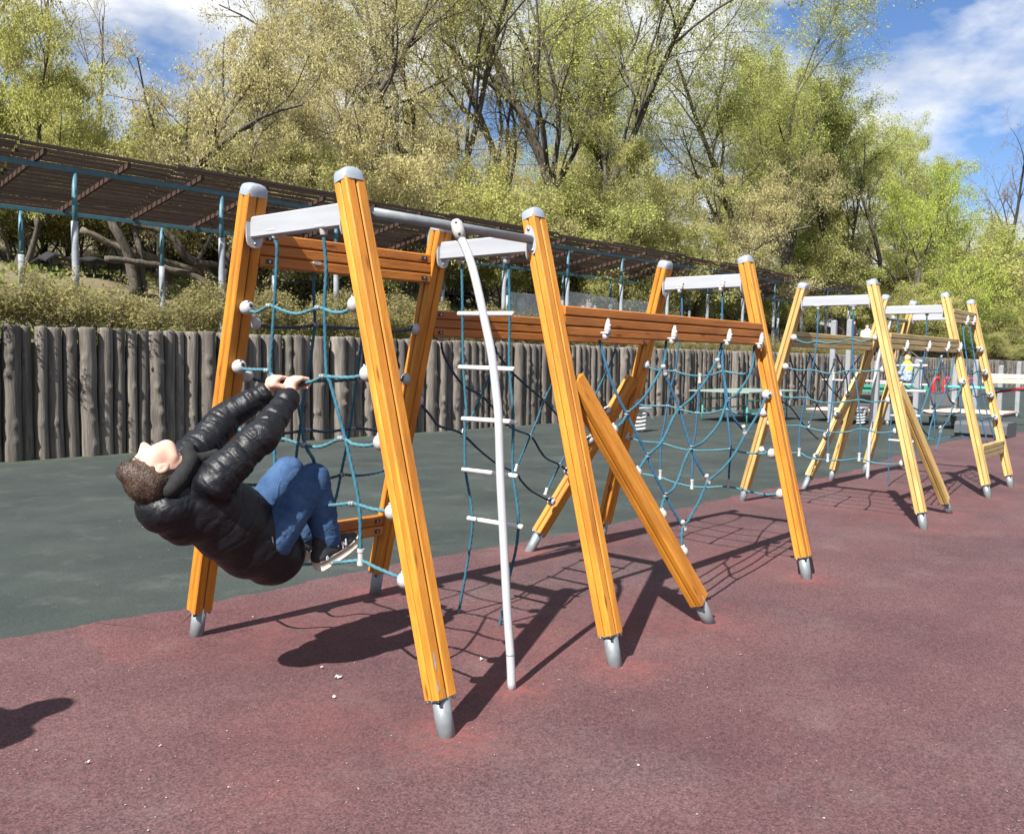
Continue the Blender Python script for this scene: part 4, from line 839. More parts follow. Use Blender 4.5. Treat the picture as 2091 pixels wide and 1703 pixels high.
# ------------------------------------------------------------------ bodies: smooth-blended volumes turned into one continuous surface
class Vol:
    def __init__(s, lo, hi, h):
        s.lo = np.array(lo, float); s.h = h; s.n = (np.ceil((np.array(hi)-s.lo)/h)).astype(int)+1; s.F = np.full(s.n, .5, np.float32)
    def sub(s, lo, hi):
        a = np.clip(np.floor((np.array(lo)-s.lo)/s.h).astype(int), 0, s.n-1); b = np.clip(np.ceil((np.array(hi)-s.lo)/s.h).astype(int)+1, 1, s.n)
        sl = tuple(slice(i, j) for i, j in zip(a, b)); g = np.stack(np.meshgrid(*[np.arange(i, j)*s.h+l for i, j, l in zip(a, b, s.lo)], indexing='ij'), -1); return sl, g
    def put(s, sl, d, k, cut=False):
        f = s.F[sl]; d = d.astype(np.float32)
        if cut: s.F[sl] = np.maximum(f, -d); return
        hh = np.clip(.5+.5*(f-d)/k, 0, 1); s.F[sl] = f*(1-hh)+d*hh - k*hh*(1-hh)
    def cap(s, a, b, ra, rb, k=.02, sy=1.0, fold=None, noise=0, nsc=14, ymid=0, crease=0):
        """tapered capsule; sy widens it across Y about ymid; fold=(spacing, depth) quilts it along its length"""
        a = np.array(a, float); b = np.array(b, float); m = max(ra, rb)*max(1, sy)+k+.03; sl, g = s.sub(np.minimum(a,b)-m, np.maximum(a,b)+m)
        if g.size == 0: return
        q = g.copy(); A, B_ = a.copy(), b.copy()
        if sy != 1: q[...,1] = (q[...,1]-ymid)/sy; A[1] = (A[1]-ymid)/sy; B_[1] = (B_[1]-ymid)/sy
        ab = B_-A; L_ = np.linalg.norm(ab); t = np.clip(((q-A)@ab)/(L_*L_+1e-12), 0, 1); d = np.linalg.norm(q-(A+t[...,None]*ab), axis=-1); r = ra+(rb-ra)*t
        d = d-r
        if fold or noise:
            w = np.abs(d) < .035; gw = g[w]; e = np.zeros(len(gw))
            if fold: ph_ = t[w]*L_/fold[0]+fold[2]+.9*(fbm(gw*9,2)-.5); ds = np.abs(ph_-np.round(ph_))*fold[0]; e += fold[1]*(.35-1.15*np.exp(-(ds/.0065)**2)+.3*np.sqrt(ds/fold[0]))
            if noise:
                dr = ab/L_; al = (gw-a)@dr; e += noise*(fbm((gw-a-al[:,None]*dr)*nsc*.4 + dr*al[:,None]*nsc*1.5 + 7, 3)-.5)*2      # folds run round the limb
            if crease: e -= crease*np.exp(-((np.abs(fbm(gw*np.array([13,13,13])+3, 2)-.5))/.035)**2)
            d[w] -= e
        s.put(sl, d, k)
    def ell(s, c, rad, axes=None, k=.02, noise=0, nsc=14, cut=False):
        c = np.array(c, float); rad = np.array(rad, float); m = rad.max()+k+.02; sl, g = s.sub(c-m, c+m)
        if g.size == 0: return
        p = g-c
        if axes is not None: p = p @ np.array(axes).T
        l = np.linalg.norm(p/rad, axis=-1); l2 = np.linalg.norm(p/rad**2, axis=-1); d = l*(l-1)/np.maximum(l2, 1e-6)
        if noise: w = np.abs(d) < .035; d[w] -= noise*(fbm(g[w]*nsc, 3)-.5)*2
        s.put(sl, d, k, cut)
    def chain(s, pts, rs, k=.02, **kw):
        for i in range(len(pts)-1): s.cap(pts[i], pts[i+1], rs[i], rs[i+1], k, **kw)
    def surface(s):
        F = s.F; S = F < 0; nx, ny, nz = s.n
        c = S[:-1,:-1,:-1].astype(np.int8)
        for dx, dy, dz in ((1,0,0),(0,1,0),(0,0,1),(1,1,0),(1,0,1),(0,1,1),(1,1,1)): c = c + S[dx:nx-1+dx, dy:ny-1+dy, dz:nz-1+dz]
        act = np.argwhere((c > 0) & (c < 8)); idx = np.full((nx-1,ny-1,nz-1), -1, np.int64); idx[tuple(act.T)] = np.arange(len(act))
        pos = np.zeros((len(act),3)); cnt = np.zeros(len(act)); E = [(0,0,0),(1,0,0),(0,1,0),(1,1,0),(0,0,1),(1,0,1),(0,1,1),(1,1,1)]
        val = [F[tuple((act+e).T)] for e in E]
        for i in range(8):
            for j in range(i+1, 8):
                e0, e1 = np.array(E[i]), np.array(E[j])
                if np.abs(e1-e0).sum() != 1: continue
                x = (val[i] < 0) != (val[j] < 0); t = np.where(x, val[i]/np.where(x, val[i]-val[j], 1), 0)[:,None]; pos += np.where(x[:,None], e0+(e1-e0)*t, 0); cnt += x
        V = s.lo + (act+pos/np.maximum(cnt,1)[:,None])*s.h; Q = []
        for ax in range(3):
            o1, o2 = [a for a in range(3) if a != ax]; A = S.take(range(0, s.n[ax]-1), ax); B_ = S.take(range(1, s.n[ax]), ax); ed = np.argwhere(A != B_)
            ed = ed[(ed[:,o1] > 0) & (ed[:,o2] > 0) & (ed[:,o1] < s.n[o1]-1) & (ed[:,o2] < s.n[o2]-1)]
            if not len(ed): continue
            u = np.zeros(3,int); u[o1] = 1; w = np.zeros(3,int); w[o2] = 1
            q_ = np.stack([idx[tuple((ed-u-w).T)], idx[tuple((ed-w).T)], idx[tuple(ed.T)], idx[tuple((ed-u).T)]], 1); fl = A[tuple(ed.T)]
            if ax == 1: fl = ~fl
            q_[~fl] = q_[~fl][:, ::-1]; Q.append(q_)
        return V, np.concatenate(Q)
    def obj(s, name, m, parent, relax=1):
        V, Q = s.surface()
        if len(V) == 0: raise RuntimeError('empty '+name)
        for _ in range(relax):
            acc = np.zeros_like(V); n = np.zeros(len(V))
            for i in range(4):
                for j in ((i+1)%4, (i+3)%4): np.add.at(acc, Q[:,i], V[Q[:,j]]); np.add.at(n, Q[:,i], 1)
            V = V*.5+.5*acc/np.maximum(n,1)[:,None]
        return link(name, np_mesh(name, V, Q, m, True), None, parent)

def skin_mat(name, c):
    m = mat(name, c, .5, tuple(x*1.12 for x in c), 30, 3, bump=.05, bscale=300); b = m.node_tree.nodes['Principled BSDF']
    b.inputs['Subsurface Weight'].default_value = .25; b.inputs['Subsurface Radius'].default_value = (.012,.005,.003); b.inputs['Subsurface Scale'].default_value = .6; return m
M_skin = skin_mat('fair_skin', (.50,.30,.225))
M_hair = mat('brown_hair', (.028,.015,.009), .55, (.070,.041,.025), 60, 4, bump=.5, bscale=120)
M_jacket = mat('black_navy_nylon', (.0028,.0033,.0048), .48, (.0052,.006,.0088), 8, 4, bump=.38, bscale=15, spec=.34, distort=1.6)
M_lining = mat('black_collar_fabric', (.0022,.0022,.0025), .85, (.004,.004,.0045), 30, 3, bump=.3, bscale=120)
M_jeans = mat('blue_denim', (.018,.044,.105), .88, (.048,.096,.19), 7, 6, bump=.6, bscale=14, distort=1.6, spec=.2)
M_shoe = mat('black_shoe_mesh', (.010,.010,.012), .75, (.018,.018,.02), 60, 3, bump=.4, bscale=250)
M_sole = mat('cream_sole', (.40,.37,.31), .6, (.48,.45,.39), 20, 4)
M_logo = mat('grey_white_logo', (.62,.63,.65), .5)
M_zip = mat('zip_metal', (.4,.4,.4), .35, metal=.9)

by = 3.42
boy = thing('person', 'boy in black puffer jacket and jeans hanging backwards from the rope net', 'person', (2.3, by, .48))
hu = np.array([-.868,0,-.497]); hf = np.array([-.497,0,.868]); hr = np.array([0,-1.,0]); HC = np.array([1.768, by, 1.016])
_t = math.radians(20); hf, hr = hf*math.cos(_t) - hr*math.sin(_t), hr*math.cos(_t) + hf*math.sin(_t)      # face turned a little away
def hp(r_, f_, u_): return HC + hr*r_ + hf*f_ + hu*u_
AX = np.stack([hr, hf, hu])
R_sh, R_el, R_wr = (1.955,3.235,.985), (2.150,3.215,1.160), (2.345,3.305,1.312)
L_sh, L_el, L_wr = (2.000,3.605,1.020), (2.222,3.605,1.212), (2.370,3.520,1.318)
rR = A(616,783); rL = A(574,781)                      # where the hands hold the rope
# --- one continuous body: head, neck, trunk, arms, hands, legs
vb = Vol((1.60,3.14,.50), (2.76,3.72,1.44), .005)
vb.ell(hp(0,-.012,.030), (.072,.090,.082), AX, .02)           # skull
vb.ell(hp(0,.020,-.035), (.062,.066,.082), AX, .035)           # face
vb.ell(hp(0,.040,-.098), (.030,.030,.026), AX, .03)           # chin
vb.cap(hp(-.042,.0,-.080), hp(-.012,.048,-.104), .022, .020, .035); vb.cap(hp(.042,.0,-.080), hp(.012,.048,-.104), .022, .020, .035)   # jaw
vb.cap(hp(0,.078,.006), hp(0,.107,-.036), .010, .014, .014)   # nose
vb.ell(hp(0,.093,-.044), (.019,.012,.010), AX, .010)
vb.ell(hp(0,.079,-.066), (.022,.011,.007), AX, .007); vb.ell(hp(0,.076,-.079), (.020,.011,.008), AX, .007)   # lips
vb.ell(hp(0,.068,.020), (.050,.016,.012), AX, .02)            # brow
for s_ in (-1,1):
    vb.ell(hp(s_*.030,.082,.000), (.016,.011,.009), AX, .004, cut=True); vb.ell(hp(s_*.030,.066,.000), (.014,.014,.012), AX, .004)   # eyes, closed
    vb.ell(hp(s_*.036,.046,-.030), (.026,.026,.036), AX, .035)  # cheek
    vb.ell(hp(s_*.079,-.010,-.012), (.008,.020,.032), AX, .008); vb.ell(hp(s_*.088,-.007,-.008), (.006,.011,.018), AX, .004, cut=True)   # ear
vb.chain([hp(0,-.034,-.045), hp(0,-.058,-.095), (1.93,by,.90)], [.056,.052,.06], .025)
vb.chain([(1.93,by,.90),(2.05,by,.80),(2.20,by,.69),(2.26,by,.665)], [.10,.11,.10,.09], .03, sy=1.25, ymid=by)
for sh, el, wr in ((R_sh,R_el,R_wr),(L_sh,L_el,L_wr)): vb.chain([np.array(sh)+(by-np.array(sh)[1])*np.array([0,.3,0]), el, wr], [.045,.036,.026], .02)
for hy, kn, an, to in ((3.31,(2.455,3.28,.940),(2.530,3.28,.640),(2.66,3.275,.61)), (3.53,(2.475,3.50,.950),(2.570,3.50,.625),(2.70,3.50,.59))): vb.chain([(2.28,hy,.67), kn, an, to], [.055,.045,.036,.026], .02)
def hand(wr, rp, s_):
    wr = np.array(wr); rp = np.array(rp); pc = rp + np.array([-.050, s_*.004, .004]); vb.cap(wr, pc, .026, .026, .015)
    for i, (o, ln) in enumerate(((-.030,.95),(-.010,1.05),(.010,1.0),(.028,.85))):
        yy = np.array([0, o, 0]); kn = rp + yy + np.array([-.024, 0, .024]); vb.cap(pc+yy*.7+np.array([0,0,.004]), kn, .017, .0115, .012)
        vb.chain([kn, rp+yy+np.array([.010,0,.0205*ln]), rp+yy+np.array([.0225*ln,0,.002]), rp+yy+np.array([.008,0,-.019*ln])], [.0105,.0098,.0092,.0082], .003)
    vb.chain([pc+np.array([-.012, s_*.022, -.014]), rp+np.array([-.018, s_*.042, -.020]), rp+np.array([.006, s_*.040, -.020]), rp+np.array([.022, s_*.034,-.012])], [.017,.0125,.011,.0085], .008)
hand(R_wr, rR, 1); hand(L_wr, rL, -1)
vb.obj('body', M_skin, boy, 1)
# --- hair: a tousled cap plus locks
vh = Vol(HC-.19, HC+.19, .004)
vh.ell(hp(0,-.020,.040), (.085,.100,.089), AX, .01, noise=.010, nsc=22); vh.ell(hp(0,-.060,-.020), (.070,.050,.070), AX, .02, noise=.010, nsc=34); vh.ell(hp(0,.045,.075), (.066,.046,.040), AX, .02, noise=.010, nsc=22)
vh.ell(hp(0,.078,-.038), (.078,.060,.078), AX, .01, cut=True)          # leave the face free
for s_ in (-1,1): vh.ell(hp(s_*.085,.000,-.035), (.022,.040,.040), AX, .01, cut=True)
hair = vh.obj('hair', M_hair, boy, 1)
hv = np.array([v.co[:] for v in hair.data.vertices]); hn = np.array([v.normal[:] for v in hair.data.vertices]); rs = np.random.RandomState(4)
pick = rs.choice(len(hv), 2600); p = hv[pick]-hn[pick]*.004; n_ = hn[pick]; flow = unit(np.array(hf)*.9 - np.array(hu)*.1 + rs.normal(size=p.shape)*.28); low = ((p-HC)@hu) < .02; flow[low] = unit(-np.array(hu)[None]*1.0 + .25*rs.normal(size=(low.sum(),3)))
flow = unit(flow - n_*(flow*n_).sum(1,keepdims=True)); Lh = (.022+.018*rs.rand(len(p)))[:,None]; sd = np.cross(flow, n_)*.0016
pts = [p, p+flow*Lh*.5+n_*.004, p+flow*Lh+n_*.001]
V = np.stack([pts[0]-sd, pts[0]+sd, pts[1]+sd, pts[1]-sd, pts[2]], 1).reshape(-1,3); k_ = np.arange(len(p))[:,None]*5
me = bpy.data.meshes.new('hair_lock'); me.from_pydata(V.tolist(), [], [tuple(q) for q in np.concatenate([k_+np.array([0,1,2,3])]).tolist()] + [tuple(q) for q in (k_+np.array([3,2,4])).tolist()]); me.update()
link('hair_locks', me, M_hair, hair)
# --- puffer jacket
vj = Vol((1.66,3.08,.40), (2.50,3.76,1.42), .0045)
Fq = (.085,.010,.2)
vj.chain([(1.895,by,.915),(1.985,by,.872),(2.105,by,.775),(2.215,by,.678),(2.320,by,.602)], [.110,.150,.163,.164,.146], .03, sy=1.16, ymid=by, fold=(.085,.0035,.1), noise=.007, nsc=10)
for sh, el, wr, o in ((R_sh,R_el,R_wr,.0),(L_sh,L_el,L_wr,.4)):
    sh, el, wr = map(np.array, (sh, el, wr)); cu = wr + (el-wr)*.06
    vj.cap(sh+(by-sh[1])*np.array([0,.12,0]), el, .086, .067, .035, fold=(.052,.0040,o), noise=.015, nsc=17); vj.cap(el, cu, .068, .049, .02, fold=(.052,.0040,o+.3), noise=.012, nsc=17)
vj.ell((1.825,by,.862), (.105,.135,.090), None, .03, noise=.012, nsc=12)                       # hood hanging behind the neck
vj.cap((1.775,by,.860), (1.90,by,.785), .075, .085, .03, sy=1.4, ymid=by, noise=.012)
vj.ell(hp(0,.02,-.02), (.105,.125,.125), AX, .01, cut=True)                                     # opening for the head
for sh, el, wr in ((R_sh,R_el,R_wr),(L_sh,L_el,L_wr)):
    el, wr = np.array(el), np.array(wr); d_ = (wr-el)/np.linalg.norm(wr-el); vj.ell(wr+d_*.052, (.055,.055,.055), None, .01, cut=True)
jk = vj.obj('jacket', M_jacket, boy, 1)
for wr, el in ((R_wr,R_el),(L_wr,L_el)):
    wr, el = Vector(wr), Vector(el); d_ = (wr-el).normalized(); mb = MB(); mb.tube([wr-d_*.030, wr-d_*.012, wr+d_*.004], [.046,.043,.041], 20, False); build('cuff', mb, M_lining, jk, True)
vc = Vol((1.72,3.22,.76), (2.10,3.62,1.14), .005)
cc = np.array([1.912,by,.985]); cd_ = np.array([.27,0,-.96]); e2 = np.array([.96,0,.27])
ring = [cc + np.array([0,1.,0])*.080*math.cos(q_) + e2*.074*math.sin(q_) - cd_*(.010*math.sin(q_)) for q_ in [2*PI*k/12 for k in range(13)]]
vc.chain(ring, [.034]*13, .02, noise=.008, nsc=22)
CP = lambda x_, y_, Y_: np.array(PY(x_, y_, Y_))
vc.chain([CP(384,925,3.40), CP(388,942,3.36), CP(378,962,3.335), CP(362,985,3.33), CP(345,1002,3.34)], [.026,.030,.032,.034,.034], .02, noise=.006, nsc=22)
vc.chain([CP(388,938,3.38), CP(412,936,3.37), CP(440,926,3.355), CP(462,930,3.35)], [.024,.022,.018,.012], .015, noise=.006, nsc=22)       # open collar flap
vc.chain([CP(384,925,3.40), CP(386,915,3.46), CP(392,915,3.52)], [.024,.022,.02], .02)
vc.obj('collar', M_lining, jk, 1)
zp = [(2.30,3.225,.60),(2.315,3.222,.565)]; zp = [PY(x_, y_, 3.205) for x_, y_ in ((556,1096),(558,1108))]
mb = MB(); mb.tube([zp[0], zp[1]], .0025, 6); build('zip_pull', mb, M_zip, jk)
# --- jeans
vt = Vol((2.12,3.12,.52), (2.68,3.70,1.08), .0055)
for hy, kn, an, o in ((3.305,(2.455,3.28,.938),(2.527,3.28,.668),0),(3.54,(2.475,3.50,.948),(2.566,3.50,.655),.5)):
    vt.cap((2.26,hy,.70), kn, .095, .072, .012, noise=.012, nsc=14); vt.cap(kn, an, .073, .060, .012, noise=.013, nsc=16); vt.cap(np.array(an)-[.004,0,-.02], np.array(an)+[.004,0,-.012], .064, .062, .01, noise=.006, nsc=30)
vt.cap((2.22,by,.68),(2.30,by,.64), .12, .12, .03, sy=1.2, ymid=by)
vt.obj('jeans', M_jeans, boy, 1)
# --- shoes
def shoe(heel, toe, side):
    heel, toe = np.array(heel, float), np.array(toe, float); f = (toe-heel); L_ = np.linalg.norm(f); f = f/L_; s = np.array([0,1.,0]); u = np.cross(f, s); u = u if u[2] > 0 else -u
    P = lambda a, b, c: heel + f*a*L_ + s*b + u*c
    vs_ = Vol(np.minimum(heel,toe)-.07, np.maximum(heel,toe)+.15, .0045)
    vs_.chain([P(.13,0,.058), P(.45,0,.060), P(.72,0,.048), P(.90,0,.040)], [.037,.038,.034,.026], .02, sy=1.08, ymid=heel[1]); vs_.cap(P(.20,0,.06), P(.24,0,.115), .038, .036, .02); vs_.cap(P(.45,0,.075), P(.36,0,.112), .026,.024,.02)
    sh = vs_.obj('shoe', M_shoe, boy, 1)
    mb = MB(); top = []; bot = []
    for k in range(28):
        a = 2*PI*k/28; t = .5-.5*math.cos(a); wd_ = .036+.010*math.sin(PI*min(1,t*1.15)*.9)-(.012 if t > .9 else 0); sg = math.copysign(1, math.sin(a)) if abs(math.sin(a)) > 1e-6 else 0; w_ = sg*wd_*min(1, (abs(math.sin(a))*2.2)**.8)
        rise = .018*max(0,(t-.75)/.25)**2; top.append(P(t*1.02-.01, w_*1.02, .047-.012*t+rise)); bot.append(P(t*.98, w_*.92, .002+rise*1.1))
    mb.add(top+bot, [(k,(k+1)%28,28+(k+1)%28,28+k) for k in range(28)] + [tuple(range(28)), tuple(range(55,27,-1))]); build('sole', mb, M_sole, sh, True)
    # laces
    for k in range(4):
        c_ = P(.42+.08*k, 0, .103-.013*k); mb = MB(); mb.tube([Vector(c_)+Vector((0,-.024,-.012)), Vector(c_)+Vector((0,0,.004)), Vector(c_)+Vector((0,.024,-.012))], .0035, 6); build('lace', mb, M_black, sh, True)
    # the letter on the side that faces the camera
    yy = -side*.0415
    def quad(pts, nm='logo'):
        mb = MB(); a_ = [P(x_, yy, z_) for x_, z_ in pts]; b_ = [P(x_, yy-side*.004, z_) for x_, z_ in pts]; n = len(pts); mb.add(a_+b_, [tuple(range(n)), tuple(range(2*n-1,n-1,-1))]+[(i,(i+1)%n,n+(i+1)%n,n+i) for i in range(n)]); build(nm, mb, M_logo, sh)
    sx, z0, z1 = .52, .046, .078; k_ = .03
    mbN = [(sx,z0),(sx+.028,z0),(sx+.035,z0+.019),(sx+.075,z0),(sx+.108,z0),(sx+.133,z1),(sx+.105,z1),(sx+.095,z0+.014),(sx+.058,z1),(sx+.026,z1)]
    def tri(nm, polys):
        mb = MB()
        for pts in polys:
            a_ = [P(x_, yy, z_) for x_, z_ in pts]; b_ = [P(x_, yy-side*.005, z_) for x_, z_ in pts]; n = len(pts); mb.add(a_+b_, [tuple(range(n)), tuple(range(2*n-1,n-1,-1))]+[(i,(i+1)%n,n+(i+1)%n,n+i) for i in range(n)])
        build(nm, mb, M_logo, sh)
    tri('letter', [[(sx,z0),(sx+.028,z0),(sx+.056,z1),(sx+.028,z1)], [(sx+.028,z1),(sx+.056,z1),(sx+.106,z0),(sx+.080,z0)], [(sx+.080,z0),(sx+.108,z0),(sx+.136,z1),(sx+.108,z1)]])
    tri('small_mark', [[(.44,.066),(.462,.066),(.468,.076),(.446,.076)]]); tri('heel_mark', [[(.15,.044),(.20,.044),(.205,.047),(.155,.047)],[(.152,.050),(.20,.050),(.205,.053),(.157,.053)],[(.16,.056),(.19,.056),(.195,.059),(.165,.059)]])
shoe((2.468,3.272,.513), (2.712,3.272,.612), 1)
shoe((2.520,3.500,.497), (2.768,3.500,.585), 1)

# ------------------------------------------------------------------ small things on the ground
rs = np.random.RandomState(17)
def flakes(name, label, n, lo, hi, cols, smin, smax):
    V = []; F = []; T_ = []
    for i in range(n):
        t = rs.rand()**1.6; p = G(rs.uniform(-60,2150), 905+t*800) if name == 'ground_litter' else None
        if p is None or p.x > 24: continue
        a = rs.uniform(0,2*PI); s = rs.uniform(smin,smax)*(1.8 if rs.rand() < .05 else 1); w = s*rs.uniform(.15,.8); u = np.array([math.cos(a), math.sin(a), rs.uniform(-.15,.25)]); v = np.array([-math.sin(a), math.cos(a), rs.uniform(-.1,.3)])
        c = np.array([p.x, p.y, .009+s*.15]); o = len(V); k = 5
        V += [tuple(c+u*s*math.cos(2*PI*j/k+.3)*rs.uniform(.6,1)+v*w*math.sin(2*PI*j/k+.3)) for j in range(k)]; F.append(tuple(range(o,o+k))); T_.append(rs.rand())
    me = bpy.data.meshes.new(name); me.from_pydata(V, [], F); me.update(); a = me.attributes.new('tint','FLOAT','FACE'); a.data.foreach_set('value', T_); me.materials.append(cols)
    return tag(link(name, me), label, 'litter', kind='stuff')
flakes('ground_litter', 'pale bud scales, seeds and crumbs scattered over the rubber ground', 1700, 0, 0, leaf_mat('litter_flakes', (.12,.10,.06), (.26,.24,.20), .1), .0018, .0055)
def scrap(px, py, s, lab):
    c = G(px, py); mb = MB(); r_ = random.Random(int(px)); n = 9
    vs = [c+Vector((0,0,.016))] + [c+Vector((math.cos(2*PI*k/n)*s*r_.uniform(.45,1.2), math.sin(2*PI*k/n)*s*r_.uniform(.4,.9), .010+r_.uniform(0,.012))) for k in range(n)]
    mb.add(vs, [(0,1+k,1+(k+1)%n) for k in range(n)]); tag(build('paper_scrap', mb, M_white), lab, 'litter')
scrap(690,1387,.020,'crumpled white scrap in front of the boy\'s shadow'); scrap(657,1368,.010,'small white scrap at the edge of the boy\'s shadow'); scrap(683,1428,.010,'small white scrap nearest the front post, on its own'); scrap(178,1563,.010,'white scrap at the lower left of the ground'); scrap(982,1351,.009,'white scrap left of the curved pole\'s foot')

# bare grey patches on the first front post, where the stain has flaked off
a_, b_ = FEET['p2'], TOP['p2']
def wear_patch(px, py, hw, hl):
    z_ = (b_-a_).normalized(); n_ = Vector((0,-1,0)); n_ = (n_-z_*n_.dot(z_)).normalized(); x_ = Vector((1,0,0)); p0 = a_ + n_*(PWY/2+.0012); c = PP(px, py, p0, n_)
    r_ = random.Random(int(py)); mb = MB(); ring = [c + x_*math.cos(t)*hw*r_.uniform(.55,1.1) + z_*math.sin(t)*hl*r_.uniform(.8,1.1) for t in [2*PI*k/16 for k in range(16)]]
    mb.add([c]+ring, [(0,1+k,1+(k+1)%16) for k in range(16)]); return build('bare_patch', mb, M_bare, fr)
wear_patch(888,1350,.007,.040); wear_patch(894,1402,.005,.030); wear_patch(829,1003,.004,.006)

# ------------------------------------------------------------------ things behind: table, spring riders, tarp-covered frames, plastic sheets
M_tgreen = mat('grey_green_tabletop', (.16,.22,.19), .55, (.22,.28,.25), 5, 4)
M_tleg = mat('turquoise_tube', (.06,.36,.30), .45, (.10,.44,.37), 8, 4)
tb = thing('table', 'green outdoor table on turquoise tube legs in front of the palisade', 'table', (21, 10.1, 0))
c1, c2 = G(1432,860), G(1612,860); zt = .74
corners = [PY(1415,786,10.9), PY(1640,783,9.75)]
x0, x1, y0, y1 = 19.6, 22.6, 9.45, 11.05
mb = MB(); mb.cbox((x0,(y0+y1)/2,.76),(x1,(y0+y1)/2,.76), .03, y1-y0, .004, (0,0,1)); build('tabletop', mb, M_tgreen, tb)
for x_ in (x0+.35, (x0+x1)/2, x1-.35):
    for y_ in (y0+.2, y1-.2): mb = MB(); mb.tube([(x_,y_,0),(x_,y_,.74)], .022, 8); build('leg', mb, M_tleg, tb, True)
for y_ in (y0+.2, y1-.2):
    for z_ in (.30,.55): mb = MB(); mb.tube([(x0+.35,y_,z_),(x1-.35,y_,z_)], .016, 8); build('rail', mb, M_tleg, tb, True)
M_ride = mat('grey_spring_seat', (.22,.23,.24), .5, (.30,.31,.32), 8, 4)
def spring_rider(c, s, lab):
    t = thing('spring_rider', lab, 'spring rider', tuple(c)); P = [c + Vector((math.cos(a)*.10*s, math.sin(a)*.10*s, .02+a/(2*PI)*.075*s)) for a in np.arange(0, 2*PI*5.2, .3)]
    mb = MB(); mb.tube(P, .019*s, 7); build('spring', mb, M_white, t, True); z_ = P[-1].z
    mb = MB(); mb.tube([c+Vector((0,0,z_)), c+Vector((0,0,z_+.05*s))], .09*s, 12); build('top_plate', mb, M_white, t)
    mb = MB(); mb.cbox(c+Vector((-.24*s,0,z_+.06*s)), c+Vector((.26*s,0,z_+.06*s)), .04*s, .22*s, .012, (0,0,1)); build('seat', mb, M_ride, t)
    mb = MB(); pr = [(-.05,-.02),(.10,.0),(.24,-.05),(.30,-.24),(.22,-.20),(.12,-.08)]
    mb.add([c+Vector((x_*s, y_*s, z_+.05*s+zz*s)) for y_ in (-.10,-.12) for x_, zz in pr], [tuple(range(6)), tuple(range(11,5,-1))]+[(i,(i+1)%6,6+(i+1)%6,6+i) for i in range(6)]); build('side_panel', mb, M_ride, t)
    return t
spring_rider(G(1307,882), 1.05, 'grey spring rider on a white coil spring before the palisade'); spring_rider(G(1757,868), .9, 'spring rider with a white coil half hidden behind the pale brace post')
M_tarp = mat('black_tarp', (.010,.010,.011), .55, (.018,.018,.02), 5, 4, bump=.5, bscale=8)
def tarp(px, py, Y, w, lab):
    c = PY(px, py, Y); t = thing('covered_frame', lab, 'covered table', (c.x, c.y, bank(c.x, c.y))); mb = MB(); nx = 10; r_ = random.Random(int(px)); hs = [r_.uniform(-.03,.05) for _ in range(nx+1)]; hs[0] -= .05; hs[-1] -= .07
    v = [(c.x-w/2+w*i/nx, c.y+dy, c.z+hs[i]+(.05 if dy == 0 else -.03)+zz) for zz in (0,-.035) for i in range(nx+1) for dy in (-.4,0,.4)]; m_ = (nx+1)*3
    fs = [(i*3+j,(i+1)*3+j,(i+1)*3+j+1,i*3+j+1) for i in range(nx) for j in range(2)]; fs += [tuple(m_+k for k in reversed(f)) for f in fs]; ring = [i*3 for i in range(nx+1)]+[nx*3+1]+[i*3+2 for i in range(nx,-1,-1)]+[1]
    fs += [(ring[k], m_+ring[k], m_+ring[(k+1)%len(ring)], ring[(k+1)%len(ring)]) for k in range(len(ring))]; mb.add(v, fs); build('tarp', mb, M_tarp, t)
    for dx in (-w*.42, w*.1, w*.42):
        for dy in (-.3,.3):
            mb = MB(); mb.tube([(c.x+dx, c.y+dy, bank(c.x+dx, c.y+dy)-.05),(c.x+dx, c.y+dy, c.z-.02)], .016, 6); build('leg', mb, M_black, t)
    mb = MB(); mb.tube([(c.x+w*.1, c.y-.3, c.z-.16),(c.x+w*.42, c.y-.3, c.z-.16)], .010, 6); build('stretcher', mb, M_black, t)
tarp(165,530,19.6,1.75,'black tarp-covered frame on the sandy mound at the left'); tarp(612,578,19.2,1.55,'black tarp-covered frame seen between the first orange posts'); tarp(930,602,20.2,1.6,'black tarp-covered frame left of the curved pole'); tarp(1655,662,17.6,2.2,'black tarp-covered frame behind the pale climbing frame')
# clear plastic sheets hung between pergola posts
M_film = bpy.data.materials.new('clear_plastic_sheet'); M_film.use_nodes = True; t_ = M_film.node_tree; t_.nodes.clear(); k = t_.links.new
o_ = t_.nodes.new('ShaderNodeOutputMaterial'); tr_ = t_.nodes.new('ShaderNodeBsdfTransparent'); tr_.inputs[0].default_value = (.86,.88,.88,1); gl = t_.nodes.new('ShaderNodeBsdfGlossy'); gl.inputs['Roughness'].default_value = .08; df = t_.nodes.new('ShaderNodeBsdfDiffuse'); df.inputs[0].default_value = (.6,.62,.62,1)
m1 = t_.nodes.new('ShaderNodeMixShader'); m1.inputs[0].default_value = .10; m2 = t_.nodes.new('ShaderNodeMixShader'); m2.inputs[0].default_value = .05
k(gl.outputs[0], m1.inputs[2]); k(tr_.outputs[0], m1.inputs[1]); k(m1.outputs[0], m2.inputs[1]); k(df.outputs[0], m2.inputs[2]); k(m2.outputs[0], o_.inputs[0])
